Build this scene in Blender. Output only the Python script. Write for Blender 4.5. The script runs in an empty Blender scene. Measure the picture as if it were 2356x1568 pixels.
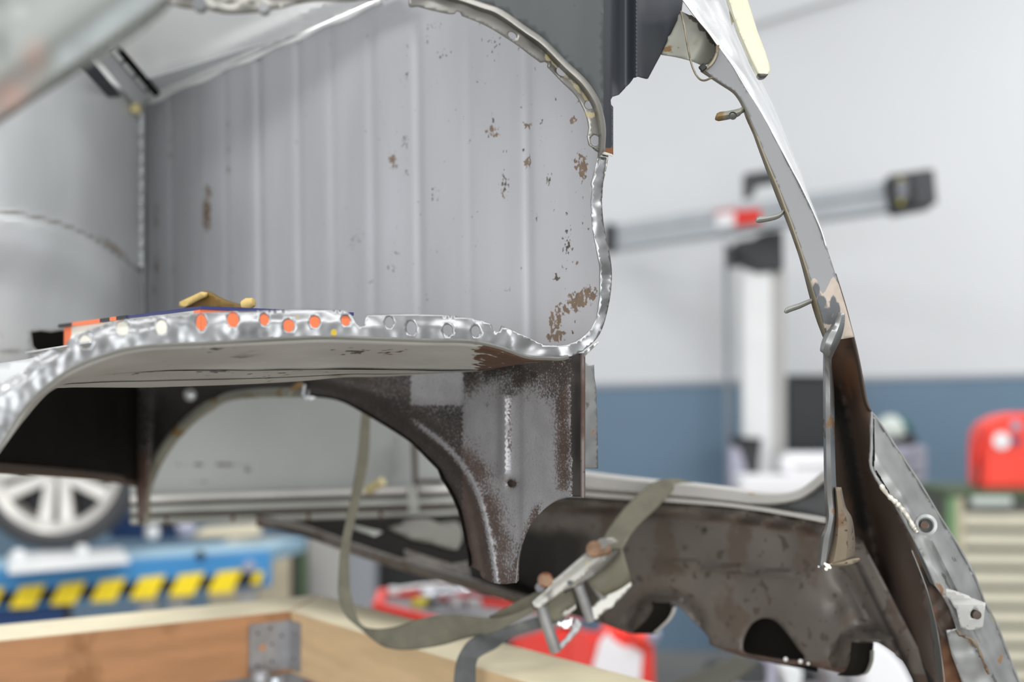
import bpy, bmesh, math, random
import numpy as np
from mathutils import Vector, Matrix, noise as mnoise
from mathutils.geometry import delaunay_2d_cdt
random.seed(7)
SC = bpy.context.scene
COL = SC.collection

# ------------------------------------------------------------------ camera, world, lights, exposure
FPX = 50.0 / 36.0 * 2356.0
CX, CY = 1178.0, 784.0
CAMZ = 1.45
PITCH = math.atan((890.0 - 784.0) / FPX)
cam = bpy.data.objects.new('camera', bpy.data.cameras.new('camera'))
COL.objects.link(cam)
cam.location = (0, 0, CAMZ)
cam.rotation_euler = (math.pi / 2 + PITCH, 0, 0)
cam.data.lens = 50
cam.data.sensor_width = 36
cam.data.sensor_fit = 'HORIZONTAL'
cam.data.clip_start = 0.02
cam.data.dof.use_dof = True
cam.data.dof.focus_distance = 1.23
cam.data.dof.aperture_fstop = 3.3
SC.camera = cam

world = bpy.data.worlds.new('workshop_daylight')
SC.world = world
world.use_nodes = True
bg = world.node_tree.nodes['Background']
bg.inputs[0].default_value = (0.97, 0.985, 1.0, 1)
bg.inputs[1].default_value = 0.66


def area(name, loc, target, size, power, color=(1, 1, 1)):
    l = bpy.data.lights.new(name, 'AREA')
    l.shape = 'RECTANGLE'
    l.size, l.size_y = size
    l.energy = power
    l.color = color
    o = bpy.data.objects.new(name, l)
    COL.objects.link(o)
    o.location = loc
    o.rotation_euler = (Vector(target) - Vector(loc)).to_track_quat('-Z', 'Y').to_euler()
    return o


area('overhead_light', (1.6, 2.6, 4.3), (0.9, 2.6, 0), (3.0, 0.5), 40)
area('overhead_light', (-1.8, 0.2, 4.3), (-1.0, 0.8, 0), (3.0, 0.5), 70)
area('overhead_light', (1.5, -1.2, 4.3), (0.6, 0.5, 0.6), (3.0, 0.5), 60)
area('overhead_light', (4.6, 5.2, 4.3), (4.2, 7.0, 0.8), (3.0, 0.5), 120)
area('overhead_light', (3.4, 1.2, 4.3), (2.6, 1.6, 0), (3.0, 0.5), 70)  # added to give the outer skin its highlight
area('overhead_light', (-1.5, 5.4, 4.3), (-1.4, 5.4, 0), (3.0, 0.5), 70)
# area lights behind the camera: left key, and fill added for the compartment
area('added_front_light', (-2.2, -2.8, 1.5), (-0.2, 1.6, 1.6), (3.2, 2.8), 80, (0.97, 0.985, 1.0))
area('added_front_light', (1.0, -2.6, 1.5), (-0.4, 1.6, 1.7), (2.6, 2.6), 115, (0.97, 0.985, 1.0))

SC.cycles.max_bounces = 12
SC.cycles.diffuse_bounces = 9
SC.view_settings.view_transform = 'Standard'
SC.view_settings.look = 'None'
SC.view_settings.gamma = 1
SC.view_settings.use_curve_mapping = False
SC.view_settings.exposure = 0.0

# ------------------------------------------------------------------ pixel geometry helpers
CP, SP = math.cos(PITCH), math.sin(PITCH)


def ray(px, py):
    u, v = (px - CX) / FPX, (CY - py) / FPX
    dy = CP - v * SP
    return u / dy, (SP + v * CP) / dy          # X per Y, (Z-CAMZ) per Y


def at(px, py, Y):
    a, b = ray(px, py)
    return Vector((a * Y, Y, CAMZ + b * Y))


def plane3(p1, p2, p3):
    """depth function of the plane through three (px, py, Y) points"""
    A, B, C = at(*p1), at(*p2), at(*p3)
    n = (B - A).cross(C - A)
    k = n.dot(A - Vector((0, 0, CAMZ)))

    def f(px, py):
        a, b = ray(px, py)
        den = n.x * a + n.y + n.z * b
        return k / den
    return f


def zplane(h):
    """horizontal plane at camera height + h"""
    return lambda px, py: h / ray(px, py)[1]


def cr(pts, n=6, closed=False):
    """Catmull-Rom through points (any dimension)"""
    P = [np.array(p, float) for p in pts]
    out = []
    m = len(P)
    rng = range(m) if closed else range(m - 1)
    for i in rng:
        if closed:
            p0, p1, p2, p3 = P[i - 1], P[i], P[(i + 1) % m], P[(i + 2) % m]
        else:
            p1, p2 = P[i], P[i + 1]
            p0 = P[i - 1] if i > 0 else 2 * p1 - p2
            p3 = P[i + 2] if i + 2 < m else 2 * p2 - p1
        for j in range(n):
            t = j / n
            out.append(tuple(0.5 * ((2 * p1) + (-p0 + p2) * t + (2 * p0 - 5 * p1 + 4 * p2 - p3) * t * t
                                    + (-p0 + 3 * p1 - 3 * p2 + p3) * t ** 3)))
    if not closed:
        out.append(tuple(P[-1]))
    return out


def circle(cx, cy, rx, ry=None, n=14, rot=0):
    ry = ry or rx
    c, s = math.cos(rot), math.sin(rot)
    return [(cx + rx * math.cos(a) * c - ry * math.sin(a) * s, cy + rx * math.cos(a) * s + ry * math.sin(a) * c)
            for a in [2 * math.pi * i / n for i in range(n)]]


def inside(poly, X, Y):
    """vectorised point in polygon"""
    r = np.zeros(X.shape, bool)
    n = len(poly)
    for i in range(n):
        x1, y1 = poly[i][:2]
        x2, y2 = poly[(i + 1) % n][:2]
        if y1 == y2:
            continue
        c = ((y1 > Y) != (y2 > Y)) & (X < (x2 - x1) * (Y - y1) / (y2 - y1) + x1)
        r ^= c
    return r


# ------------------------------------------------------------------ object helpers
def smooth_by_angle(me, ang):
    for p in me.polygons:
        p.use_smooth = True
    try:
        me.set_sharp_from_angle(angle=ang)
    except Exception:
        pass


def obj(name, verts, faces, mat, parent=None, smooth=None):
    me = bpy.data.meshes.new(name)
    me.from_pydata([tuple(v) for v in verts], [], faces)
    me.update()
    o = bpy.data.objects.new(name, me)
    COL.objects.link(o)
    me.materials.append(mat)
    if smooth is not None:
        smooth_by_angle(me, math.radians(smooth))
    if parent is not None:
        put(o, parent)
    return o


def put(o, parent):
    o.parent = parent
    w = Vector((0, 0, 0))
    p = parent
    while p is not None:
        w += p.location
        p = p.parent
    o.location = o.location - w
    return o


def tag(o, label, cat, group=None, kind=None):
    if label:
        o['label'] = label
    if cat:
        o['category'] = cat
    if group:
        o['group'] = group
    if kind:
        o['kind'] = kind
    return o


def thing(name, label, cat, loc=(0, 0, 0), group=None):
    e = bpy.data.objects.new(name, None)
    e.empty_display_size = 0.05
    COL.objects.link(e)
    e.location = loc
    return tag(e, label, cat, group)


def solid(o, t, offset=-1.0):
    m = o.modifiers.new('thickness', 'SOLIDIFY')
    m.thickness = t
    m.offset = offset
    return o


def bevel(o, w, seg=2):
    m = o.modifiers.new('edge', 'BEVEL')
    m.width = w
    m.segments = seg
    m.limit_method = 'ANGLE'
    return o


def sheet(name, outline, depth, mat, parent=None, holes=(), step=14, thick=0.0016, push=None, wear_shade=None, smooth=40):
    """pressed metal sheet: outline and holes as photo coordinates, each point placed on the depth surface,
    push(px,py) = metres toward the camera along the view axis (pressed relief)"""
    pts = [tuple(p[:2]) for p in outline]

    def dens(poly):
        r = []
        for i in range(len(poly)):
            a, b = poly[i], poly[(i + 1) % len(poly)]
            L = math.hypot(b[0] - a[0], b[1] - a[1])
            k = max(1, int(L / (step * 1.3)))
            for j in range(k):
                r.append((a[0] + (b[0] - a[0]) * j / k, a[1] + (b[1] - a[1]) * j / k))
        return r
    pts = dens(pts)
    V = list(pts)
    E = [(i, (i + 1) % len(pts)) for i in range(len(pts))]
    for h in holes:
        k = len(V)
        V += list(h)
        E += [(k + i, k + (i + 1) % len(h)) for i in range(len(h))]
    xs = [p[0] for p in pts]
    ys = [p[1] for p in pts]
    gx = np.arange(min(xs) + step * .5, max(xs), step)
    gy = np.arange(min(ys) + step * .5, max(ys), step)
    GX, GY = np.meshgrid(gx, gy)
    GX = GX + np.where((np.arange(len(gy)) % 2)[:, None] == 1, step * .5, 0)
    GX, GY = GX.ravel(), GY.ravel()
    ok = inside(pts, GX, GY)
    for h in holes:
        ok &= ~inside(h, GX, GY)
    # keep away from outline points
    P = np.array(V)
    G = np.stack([GX[ok], GY[ok]], 1)
    if len(G):
        keep = np.ones(len(G), bool)
        for i in range(0, len(G), 2000):
            d = ((G[i:i + 2000, None, :] - P[None]) ** 2).sum(2).min(1)
            keep[i:i + 2000] = d > (step * .42) ** 2
        G = G[keep]
    V += [tuple(g) for g in G]
    res = delaunay_2d_cdt([Vector(v) for v in V], E, [], 0, 1e-4)
    ov, of = res[0], res[2]
    arr = np.array([[v[0], v[1]] for v in ov])
    cen = np.array([[sum(arr[i][0] for i in f) / len(f), sum(arr[i][1] for i in f) / len(f)] for f in of])
    good = inside(pts, cen[:, 0], cen[:, 1])
    for h in holes:
        good &= ~inside(h, cen[:, 0], cen[:, 1])
    verts = []
    for x, y in arr:
        Y = depth(x, y)
        if push:
            Y -= push(x, y)
        verts.append(at(x, y, Y))
    faces = []
    for f, g in zip(of, good):
        if not g:
            continue
        f = list(f)
        a, b, c = verts[f[0]], verts[f[1]], verts[f[2]]
        n = (b - a).cross(c - a)
        if n.dot(a - Vector((0, 0, CAMZ))) > 0:
            f.reverse()
        faces.append(f)
    used = sorted({i for f in faces for i in f})
    mp = {k: i for i, k in enumerate(used)}
    o = obj(name, [verts[i] for i in used], [[mp[i] for i in f] for f in faces], mat, None, smooth)
    if wear_shade:
        at_ = o.data.attributes.new('wear_shade', 'FLOAT_COLOR', 'POINT')
        for i, k in enumerate(used):
            r, g, b = wear_shade(arr[k][0], arr[k][1])
            at_.data[i].color = (r, g, b, 1)
    if thick:
        solid(o, thick)
    if parent is not None:
        put(o, parent)
    return o


def loft(name, rows, mat, parent=None, thick=0, smooth=50, closed=False):
    """rows: lists of world points with equal lengths"""
    n = len(rows[0])
    V = [p for r in rows for p in r]
    F = []
    for i in range(len(rows) - 1):
        for j in range(n - 1 if not closed else n):
            k = (j + 1) % n
            F.append((i * n + j, i * n + k, (i + 1) * n + k, (i + 1) * n + j))
    o = obj(name, V, F, mat, None, smooth)
    if thick:
        solid(o, thick, 0)
    if parent is not None:
        put(o, parent)
    return o


def tube(name, path, r, mat, parent=None, n=10, cap=True, smooth=60):
    P = [Vector(p) for p in path]
    rs = r if isinstance(r, (list, tuple)) else [r] * len(P)
    rows = []
    up = Vector((0.13, 0.2, 0.97))
    for i, p in enumerate(P):
        t = (P[min(i + 1, len(P) - 1)] - P[max(i - 1, 0)]).normalized()
        a = t.cross(up)
        if a.length < 1e-3:
            a = t.cross(Vector((1, 0, 0)))
        a.normalize()
        b = t.cross(a).normalized()
        rows.append([p + (a * math.cos(2 * math.pi * k / n) + b * math.sin(2 * math.pi * k / n)) * rs[i] for k in range(n)])
    V = [p for q in rows for p in q]
    F = []
    for i in range(len(rows) - 1):
        for j in range(n):
            k = (j + 1) % n
            F.append((i * n + j, i * n + k, (i + 1) * n + k, (i + 1) * n + j))
    if cap:
        F.append(tuple(range(n))[::-1])
        F.append(tuple((len(rows) - 1) * n + j for j in range(n)))
    o = obj(name, V, F, mat, None, smooth)
    if parent is not None:
        put(o, parent)
    return o


def hexa(name, c, mat, parent=None, bev=0.0):
    """box from eight corners: four of one face (ring), four of the opposite face"""
    F = [(0, 1, 2, 3), (7, 6, 5, 4), (0, 4, 5, 1), (1, 5, 6, 2), (2, 6, 7, 3), (3, 7, 4, 0)]
    o = obj(name, c, F, mat)
    bm = bmesh.new()
    bm.from_mesh(o.data)
    bmesh.ops.recalc_face_normals(bm, faces=bm.faces)
    if bev:
        bmesh.ops.bevel(bm, geom=list(bm.edges), offset=bev, segments=2, affect='EDGES', clamp_overlap=True)
    bm.to_mesh(o.data)
    bm.free()
    if bev:
        smooth_by_angle(o.data, math.radians(35))
    if parent is not None:
        put(o, parent)
    return o


def box(name, lo, hi, mat, parent=None, bev=0.0):
    x0, y0, z0 = lo
    x1, y1, z1 = hi
    return hexa(name, [(x0, y0, z0), (x1, y0, z0), (x1, y0, z1), (x0, y0, z1),
                       (x0, y1, z0), (x1, y1, z0), (x1, y1, z1), (x0, y1, z1)], mat, parent, bev)


def pbox(name, x0, y0, x1, y1, Y, dep, mat, parent=None, bev=0.0):
    """upright box whose front face covers the photo rectangle at distance Y"""
    a, b = at(x0, y1, Y), at(x1, y0, Y)
    return box(name, (a.x, Y, a.z), (b.x, Y + dep, b.z), mat, parent, bev)


def extr(name, poly, mat, parent=None, bev=0.0, vec=(0, 0.1, 0), smooth=35):
    """prism: planar polygon of world points extruded by a vector"""
    n = len(poly)
    v = Vector(vec)
    V = [Vector(p) for p in poly] + [Vector(p) + v for p in poly]
    F = [tuple(range(n)), tuple(range(2 * n - 1, n - 1, -1))] + [(i, n + i, n + (i + 1) % n, (i + 1) % n) for i in range(n)]
    o = obj(name, V, F, mat)
    bm = bmesh.new()
    bm.from_mesh(o.data)
    bmesh.ops.recalc_face_normals(bm, faces=bm.faces)
    if bev:
        bmesh.ops.bevel(bm, geom=list(bm.edges), offset=bev, segments=2, affect='EDGES', clamp_overlap=True)
    bm.to_mesh(o.data)
    bm.free()
    smooth_by_angle(o.data, math.radians(smooth))
    if parent is not None:
        put(o, parent)
    return o


def lathe(name, prof, mat, center, axis, parent=None, n=28, smooth=40):
    """prof: (radius, along axis)"""
    ax = Vector(axis).normalized()
    a = ax.orthogonal().normalized()
    b = ax.cross(a)
    C = Vector(center)
    rows = []
    for r, h in prof:
        rows.append([C + ax * h + (a * math.cos(2 * math.pi * k / n) + b * math.sin(2 * math.pi * k / n)) * max(r, 1e-5) for k in range(n)])
    V = [p for q in rows for p in q]
    F = []
    for i in range(len(rows) - 1):
        for j in range(n):
            k = (j + 1) % n
            F.append((i * n + j, i * n + k, (i + 1) * n + k, (i + 1) * n + j))
    o = obj(name, V, F, mat)
    bm = bmesh.new()
    bm.from_mesh(o.data)
    bmesh.ops.remove_doubles(bm, verts=bm.verts, dist=1e-4)
    bmesh.ops.recalc_face_normals(bm, faces=bm.faces)
    bm.to_mesh(o.data)
    bm.free()
    smooth_by_angle(o.data, math.radians(smooth))
    if parent is not None:
        put(o, parent)
    return o


# ------------------------------------------------------------------ materials
def lin(c):
    return tuple(((x / 255) / 12.92 if x / 255 <= 0.04045 else ((x / 255 + 0.055) / 1.055) ** 2.4) for x in c) + (1,)


def M(name, rgb, rough=0.5, metal=0.0, var=0.12, scale=6.0, stretch=(1, 1, 1), rust=0.0, rust_rgb=(92, 58, 36), rust_scale=30.0,
      spots=0.0, spot_rgb=(40, 34, 30), spot_scale=220.0, wear_r=(120, 86, 58), wear_g=(45, 42, 40), wear_b=(200, 200, 200),
      brk=0.5, brk_scale=120.0, bump=0.0, bump_scale=40.0, second=None, coat=0.0, soft=0.0, spec=None, brkb=None):
    m = bpy.data.materials.new(name)
    m.use_nodes = True
    nt = m.node_tree
    N, L = nt.nodes, nt.links
    bs = N['Principled BSDF']
    tc = N.new('ShaderNodeTexCoord')
    mp = N.new('ShaderNodeMapping')
    L.new(tc.outputs['Object'], mp.inputs[0])
    mp.inputs['Scale'].default_value = stretch

    def noi(sc, det=5, src=mp.outputs[0]):
        n = N.new('ShaderNodeTexNoise')
        n.inputs['Scale'].default_value = sc
        n.inputs['Detail'].default_value = det
        L.new(src, n.inputs['Vector'])
        return n.outputs['Fac']

    def mth(op, a, b=None, c=None):
        n = N.new('ShaderNodeMath')
        n.operation = op
        for i, v in enumerate((a, b, c)):
            if v is None:
                continue
            if isinstance(v, (int, float)):
                n.inputs[i].default_value = v
            else:
                L.new(v, n.inputs[i])
        return n.outputs[0]

    def ramp(v, lo, hi):
        n = N.new('ShaderNodeMapRange')
        n.interpolation_type = 'SMOOTHSTEP'
        n.inputs['From Min'].default_value = lo
        n.inputs['From Max'].default_value = hi
        L.new(v, n.inputs['Value'])
        return n.outputs[0]

    def mix(f, a, b):
        n = N.new('ShaderNodeMix')
        n.data_type = 'RGBA'
        for sock, v in ((n.inputs[0], f), (n.inputs[6], a), (n.inputs[7], b)):
            if isinstance(v, (tuple, list)):
                sock.default_value = v
            elif isinstance(v, (int, float)):
                sock.default_value = v
            else:
                L.new(v, sock)
        return n.outputs[2]

    base = lin(rgb)
    lo = tuple(max(0, c * (1 - var)) for c in base[:3]) + (1,)
    hi = tuple(min(1, c * (1 + var)) for c in base[:3]) + (1,)
    n1 = ramp(noi(scale), 0.25, 0.75)
    col = mix(n1, lo, hi)
    rough_out = None
    if second:                                   # a second coat showing in large soft clouds: (rgb, threshold, scale)
        f = ramp(noi(second[2], 6), second[1] - 0.06, second[1] + 0.08)
        col = mix(f, col, lin(second[0]))
    masks = []
    if rust:
        f = ramp(noi(rust_scale, 9, tc.outputs['Object']), 1 - rust - 0.03, 1 - rust + 0.06)
        col = mix(f, col, lin(rust_rgb))
        masks.append(f)
    if spots:
        f = ramp(noi(spot_scale, 4, tc.outputs['Object']), 1 - spots - 0.02, 1 - spots + 0.03)
        col = mix(f, col, lin(spot_rgb))
        masks.append(f)
    an = N.new('ShaderNodeAttribute')
    an.attribute_name = 'wear_shade'  # rust and wear, plus painted crease shade and highlights
    sep = N.new('ShaderNodeSeparateColor')
    L.new(an.outputs['Color'], sep.inputs[0])
    bn = noi(brk_scale, 6, tc.outputs['Object'])
    for i, c in enumerate((wear_r, wear_g, wear_b)):
        v = mth('MULTIPLY_ADD', mth('SUBTRACT', bn, 0.5), brk * 4 if i < 2 else (brk if brkb is None else brkb), sep.outputs[i])
        gate = mth('GREATER_THAN', sep.outputs[i], 0.02)
        f = mth('MULTIPLY', ramp(v, 0.42 - soft, 0.62 + soft), gate)
        cc = mix(ramp(noi(60, 4, tc.outputs['Object']), 0.3, 0.7), tuple(x * .75 for x in lin(c)[:3]) + (1,), lin(c))
        col = mix(f, col, cc)
        if i < 2:
            masks.append(f)
    L.new(col, bs.inputs['Base Color'])
    if masks:
        tot = masks[0]
        for k in masks[1:]:
            tot = mth('MAXIMUM', tot, k)
        mm = mth('MULTIPLY_ADD', tot, -metal, metal)
        L.new(mm, bs.inputs['Metallic'])
        rr = mth('MULTIPLY_ADD', tot, (0.8 - rough), rough)
        rr2 = mth('MULTIPLY_ADD', mth('SUBTRACT', n1, 0.5), 0.12, rr)
        L.new(rr2, bs.inputs['Roughness'])
    else:
        bs.inputs['Metallic'].default_value = metal
        bs.inputs['Roughness'].default_value = rough
    if spec is not None:
        bs.inputs['Specular IOR Level'].default_value = spec
    if coat:
        bs.inputs['Coat Weight'].default_value = coat
        bs.inputs['Coat Roughness'].default_value = 0.1
    if bump:
        b = N.new('ShaderNodeBump')
        b.inputs['Strength'].default_value = bump
        b.inputs['Distance'].default_value = 0.002
        L.new(noi(bump_scale, 4, tc.outputs['Object']), b.inputs['Height'])
        L.new(b.outputs[0], bs.inputs['Normal'])
    return m


mt = {}
mt['primer'] = M('grey_primer', (164, 164, 167), 0.45, 0.12, 0.07, 5, (2.5, 2.5, 0.6), spots=0.27, spot_rgb=(120, 116, 112), spot_scale=150,
                 wear_r=(114, 97, 81), wear_g=(74, 67, 60), wear_b=(214, 214, 214), brk=0.42, brk_scale=260)
mt['primer_soft'] = M('light_grey_primer', (205, 207, 207), 0.45, 0.05, 0.09, 5, wear_r=(150, 130, 104), wear_g=(128, 125, 118), wear_b=(232, 232, 230), brk=.05, soft=.3)
mt['roofskin'] = M('highlight_white', (248, 248, 246), 0.35, 0.15, 0.04, 6)  # near-white paints the bright highlight into roof and seam
mt['bright'] = M('brushed_steel', (142, 143, 144), 0.32, 0.8, 0.16, 22, spots=0.0, wear_r=(176, 150, 40), wear_g=(120, 120, 118),
                 wear_b=(226, 226, 226), bump=0.06, bump_scale=40, brk=.35)
mt['zinc'] = M('dull_zinc_steel', (140, 138, 132), 0.38, 0.7, 0.14, 18, rust=0.30, rust_rgb=(150, 138, 110), rust_scale=24, wear_r=(158, 148, 116),
               wear_g=(92, 90, 84), bump=0.2, brk=.4)
mt['belly'] = M('dusty_underside', (176, 174, 168), 0.6, 0.1, 0.14, 10, (1, 1, 6), rust=0.33, rust_rgb=(112, 106, 92), rust_scale=14, spots=0.25,
                spot_rgb=(70, 60, 50), spot_scale=180, wear_r=(92, 62, 42), wear_g=(76, 70, 60), wear_b=(190, 182, 160), brk=.5, brk_scale=90)
mt['darkrust'] = M('dark_rusted_steel', (96, 86, 82), 0.5, 0.25, 0.18, 9, rust=0.47, rust_rgb=(70, 52, 44), rust_scale=11, spots=0.36,
                   spot_rgb=(44, 38, 35), spot_scale=130, wear_r=(74, 50, 40), wear_g=(30, 27, 25), wear_b=(168, 167, 169), brk=.55, brk_scale=300,
                   bump=0.25, bump_scale=160)
mt['archgrey'] = M('worn_grey_over_rust', (150, 149, 151), 0.42, 0.35, 0.12, 9, spots=0.40, spot_rgb=(126, 121, 120), spot_scale=480,
                   wear_r=(76, 62, 56), wear_g=(46, 41, 38), wear_b=(150, 128, 110), brk=.42, brkb=2.6, brk_scale=460, soft=.16, bump=0.15, bump_scale=300)
mt['farpanel'] = M('brown_grey_steel', (97, 91, 85), 0.5, 0.2, 0.2, 11, rust=0.45, rust_rgb=(84, 74, 65), rust_scale=15, spots=0.37,
                   spot_rgb=(70, 61, 54), spot_scale=85, wear_r=(80, 62, 52), wear_g=(38, 34, 31), wear_b=(136, 132, 127), brk=.07, brk_scale=30, soft=.1, bump=.12, bump_scale=60)
mt['black'] = M('near_black', (24, 21, 18), 0.8, 0.0, 0.2, 10, spec=.08)  # near-black for hollows, gaps and painted shade
mt['brown'] = M('brown_rust_inside', (66, 52, 43), 0.65, 0.0, 0.2, 8, rust=0.42, rust_rgb=(84, 62, 46), rust_scale=7, wear_r=(100, 66, 42), wear_g=(24, 20, 18), brk=.14, soft=.12)
mt['tan'] = M('tan_rust_foot', (112, 100, 83), 0.6, 0.1, 0.18, 24, rust=0.42, rust_rgb=(104, 80, 58), rust_scale=34, spots=0.38, spot_rgb=(70, 58, 48), spot_scale=150,
              wear_r=(120, 74, 40), wear_g=(84, 82, 80), brk=.3)
mt['darkgrey'] = M('dark_grey_underseal', (70, 73, 74), 0.55, 0.0, 0.08, 7, (4, 4, 1), spots=0.24, spot_rgb=(58, 60, 61), spot_scale=200, wear_r=(120, 78, 48), brk=.25)
mt['slate'] = M('slate_blue_black_paint', (52, 55, 60), 0.5, 0.0, 0.12, 6, (5, 5, .6), rust=0.25, rust_rgb=(58, 52, 50), rust_scale=9, wear_r=(124, 82, 52), brk=.25)
mt['olive'] = M('stained_olive_steel', (128, 128, 118), 0.5, 0.2, 0.15, 10, rust=0.44, rust_rgb=(112, 90, 52), rust_scale=26, wear_g=(70, 66, 56), wear_r=(112, 84, 48))
mt['arcgrey'] = M('satin_grey_pillar', (112, 113, 114), 0.45, 0.1, 0.05, 5, wear_r=(170, 158, 146), wear_g=(84, 86, 88), wear_b=(206, 200, 190), brk=.12, brk_scale=40)
mt['oliveedge'] = M('bare_pillar_edge', (128, 120, 102), 0.5, 0.3, 0.12, 20, rust=.38, rust_rgb=(110, 92, 66), rust_scale=30)
mt['skin'] = M('polished_outer_skin', (222, 223, 224), 0.24, 0.75, 0.06, 40, (1, 1, .3), bump=0.08, bump_scale=60, wear_g=(150, 152, 153), brk=.2)
mt['cream'] = M('cream_paint', (188, 185, 160), 0.35, 0.0, 0.05, 4, wear_r=(120, 66, 40), wear_g=(70, 68, 62), brk=.15, coat=.3)
mt['plate'] = M('ground_steel_plate', (150, 151, 150), 0.36, 0.6, 0.22, 14, rust=0.29, rust_rgb=(150, 144, 120), rust_scale=20, wear_r=(126, 98, 72), wear_g=(84, 84, 82),
                wear_b=(206, 196, 150), brk=.35)
mt['lug'] = M('painted_lug', (168, 167, 164), .5, .1, .12, 20, rust=.34, rust_rgb=(140, 130, 112), rust_scale=30, spots=.3, spot_rgb=(92, 82, 70), spot_scale=120)
mt['weld'] = M('weld_bead', (206, 202, 190), 0.4, 0.4, 0.2, 60, rust=.3, rust_rgb=(96, 84, 66), rust_scale=60, bump=.6, bump_scale=120)
mt['floorpatch'] = M('grey_floor_patch', (112, 110, 102), .7, 0, .14, 9, rust=.4, rust_rgb=(84, 78, 68), rust_scale=14)
mt['sill'] = M('grey_sill_paint', (150, 151, 145), 0.5, 0.1, 0.12, 8, (1, 1, 5), rust=0.34, rust_rgb=(118, 108, 78), rust_scale=14, wear_g=(62, 56, 48), wear_r=(120, 104, 60), brk=.3)
mt['innerpanel'] = M('grey_inner_panel', (150, 152, 149), 0.5, 0.05, 0.07, 5, wear_g=(88, 84, 74), wear_r=(126, 112, 80), brk=.3, brk_scale=40)
mt['rail'] = M('pale_grey_rail', (196, 193, 188), 0.42, 0.15, 0.06, 12, wear_r=(178, 146, 118), wear_g=(110, 106, 100), brk=.2)
mt['fender'] = M('mottled_fender', (126, 129, 125), 0.6, 0.05, 0.12, 9, wear_r=(176, 134, 120), wear_g=(92, 94, 92), wear_b=(176, 184, 186), brk=.12, brk_scale=14, soft=.4)
mt['sealant'] = M('yellow_sealant', (190, 176, 128), 0.6, 0, .1, 60)
mt['rubber'] = M('black_rubber', (30, 31, 32), 0.7, 0, .1, 20)
mt['wirem'] = M('thin_wire', (120, 112, 96), 0.4, 0.6)
mt['strap'] = M('olive_webbing', (104, 101, 86), 0.8, 0, 0.14, 60, (1, 1, 1), bump=0.5, bump_scale=500, rust=.3, rust_rgb=(90, 86, 70), rust_scale=18)
mt['strapdark'] = M('dark_worn_webbing', (86, 88, 88), 0.8, 0, 0.2, 50, bump=0.5, bump_scale=500, rust=.35, rust_rgb=(120, 120, 112), rust_scale=14)
mt['ratchet'] = M('zinc_plated_ratchet', (166, 164, 157), 0.38, 0.55, 0.1, 30, rust=0.36, rust_rgb=(136, 112, 76), rust_scale=50, wear_r=(128, 74, 40), wear_g=(100, 96, 88), wear_b=(214, 196, 130), brk=.3)
mt['rustbolt'] = M('rusty_bolt', (150, 120, 96), 0.6, 0.3, 0.25, 80, rust=.45, rust_rgb=(112, 62, 36), rust_scale=90)
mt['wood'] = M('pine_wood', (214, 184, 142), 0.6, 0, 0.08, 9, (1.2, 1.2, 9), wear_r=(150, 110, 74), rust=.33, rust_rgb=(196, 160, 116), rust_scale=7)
mt['woodtop'] = M('lit_pine_top', (250, 238, 204), 0.55, 0, 0.05, 8, (2, 2, 1), rust=.28, rust_rgb=(242, 224, 180), rust_scale=9)  # light from above painted in, paler than the beam faces
mt['woodbrown'] = M('brown_pine_face', (164, 118, 80), 0.6, 0, 0.12, 7, (1.5, 1.5, 9), rust=.4, rust_rgb=(140, 98, 62), rust_scale=9)  # darker brown than the right beam's face
mt['galv'] = M('galvanised_bracket', (150, 150, 152), 0.42, 0.5, 0.2, 30, rust=.3, rust_rgb=(120, 112, 100), rust_scale=30)
mt['orange'] = M('orange_carton_print', (240, 124, 78), 0.55, 0, .02)
mt['white_card'] = M('white_carton', (232, 230, 218), 0.6, 0, .03)
mt['navy'] = M('navy_carton_lid', (46, 52, 104), 0.4, 0, .04)
mt['blackprint'] = M('black_carton_print', (42, 42, 46), 0.5, 0, .04)
mt['mustard'] = M('mustard_card', (206, 178, 108), 0.6, 0, .08, 20)
mt['brass_dark'] = M('dark_brass_card', (112, 86, 30), 0.55, 0, .15, 12)
# background
mt['wallwhite'] = M('white_wall_paint', (204, 206, 208), 0.75, 0, 0.02, 1.5)
mt['wallblue'] = M('blue_grey_dado_paint', (98, 122, 142), 0.6, 0, 0.04, 2)
mt['trimgrey'] = M('grey_dado_line', (150, 154, 160), 0.6, 0, .03)
mt['floor'] = M('grey_screed_floor', (120, 118, 113), 0.5, 0, 0.06, 3)
mt['tyre'] = M('tyre_rubber', (66, 66, 68), 0.75, 0, .08, 20)
mt['alloy'] = M('silver_alloy', (205, 202, 196), 0.35, 0.35, .03, 10)
mt['liftblue'] = M('lift_blue_paint', (66, 140, 196), 0.45, 0, .06, 5)
mt['lifttop'] = M('worn_blue_deck', (140, 172, 190), 0.5, 0, .08, 6)
mt['liftnavy'] = M('dark_blue_paint', (28, 62, 110), 0.5, 0, .08, 5)
mt['tapeblack'] = M('black_tape', (28, 26, 24), 0.5, 0, .05)
mt['tapeyellow'] = M('yellow_tape', (250, 222, 40), 0.5, 0, .02)
mt['whitemetal'] = M('white_painted_metal', (222, 224, 224), 0.4, 0.0, .03, 9)
mt['beige'] = M('beige_paint', (196, 186, 160), 0.6, 0, .04)
mt['greenpost'] = M('green_paint', (112, 148, 104), 0.55, 0, .06)
mt['darkgreen'] = M('dark_green_paint', (74, 92, 66), 0.6, 0, .06)
mt['greypost'] = M('grey_column_paint', (168, 167, 164), 0.5, 0, .04)
mt['greyblue'] = M('blue_grey_column', (140, 144, 150), 0.5, 0, .04)
mt['charcoal'] = M('charcoal_plastic', (38, 40, 42), 0.5, 0, .06)
mt['red'] = M('red_paint', (224, 54, 42), 0.4, 0, .04)
mt['redbright'] = M('bright_red_plastic', (248, 76, 60), 0.45, 0, .03)
mt['traygrey'] = M('grey_tray_mat', (112, 112, 114), 0.6, 0, .06)
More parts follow.
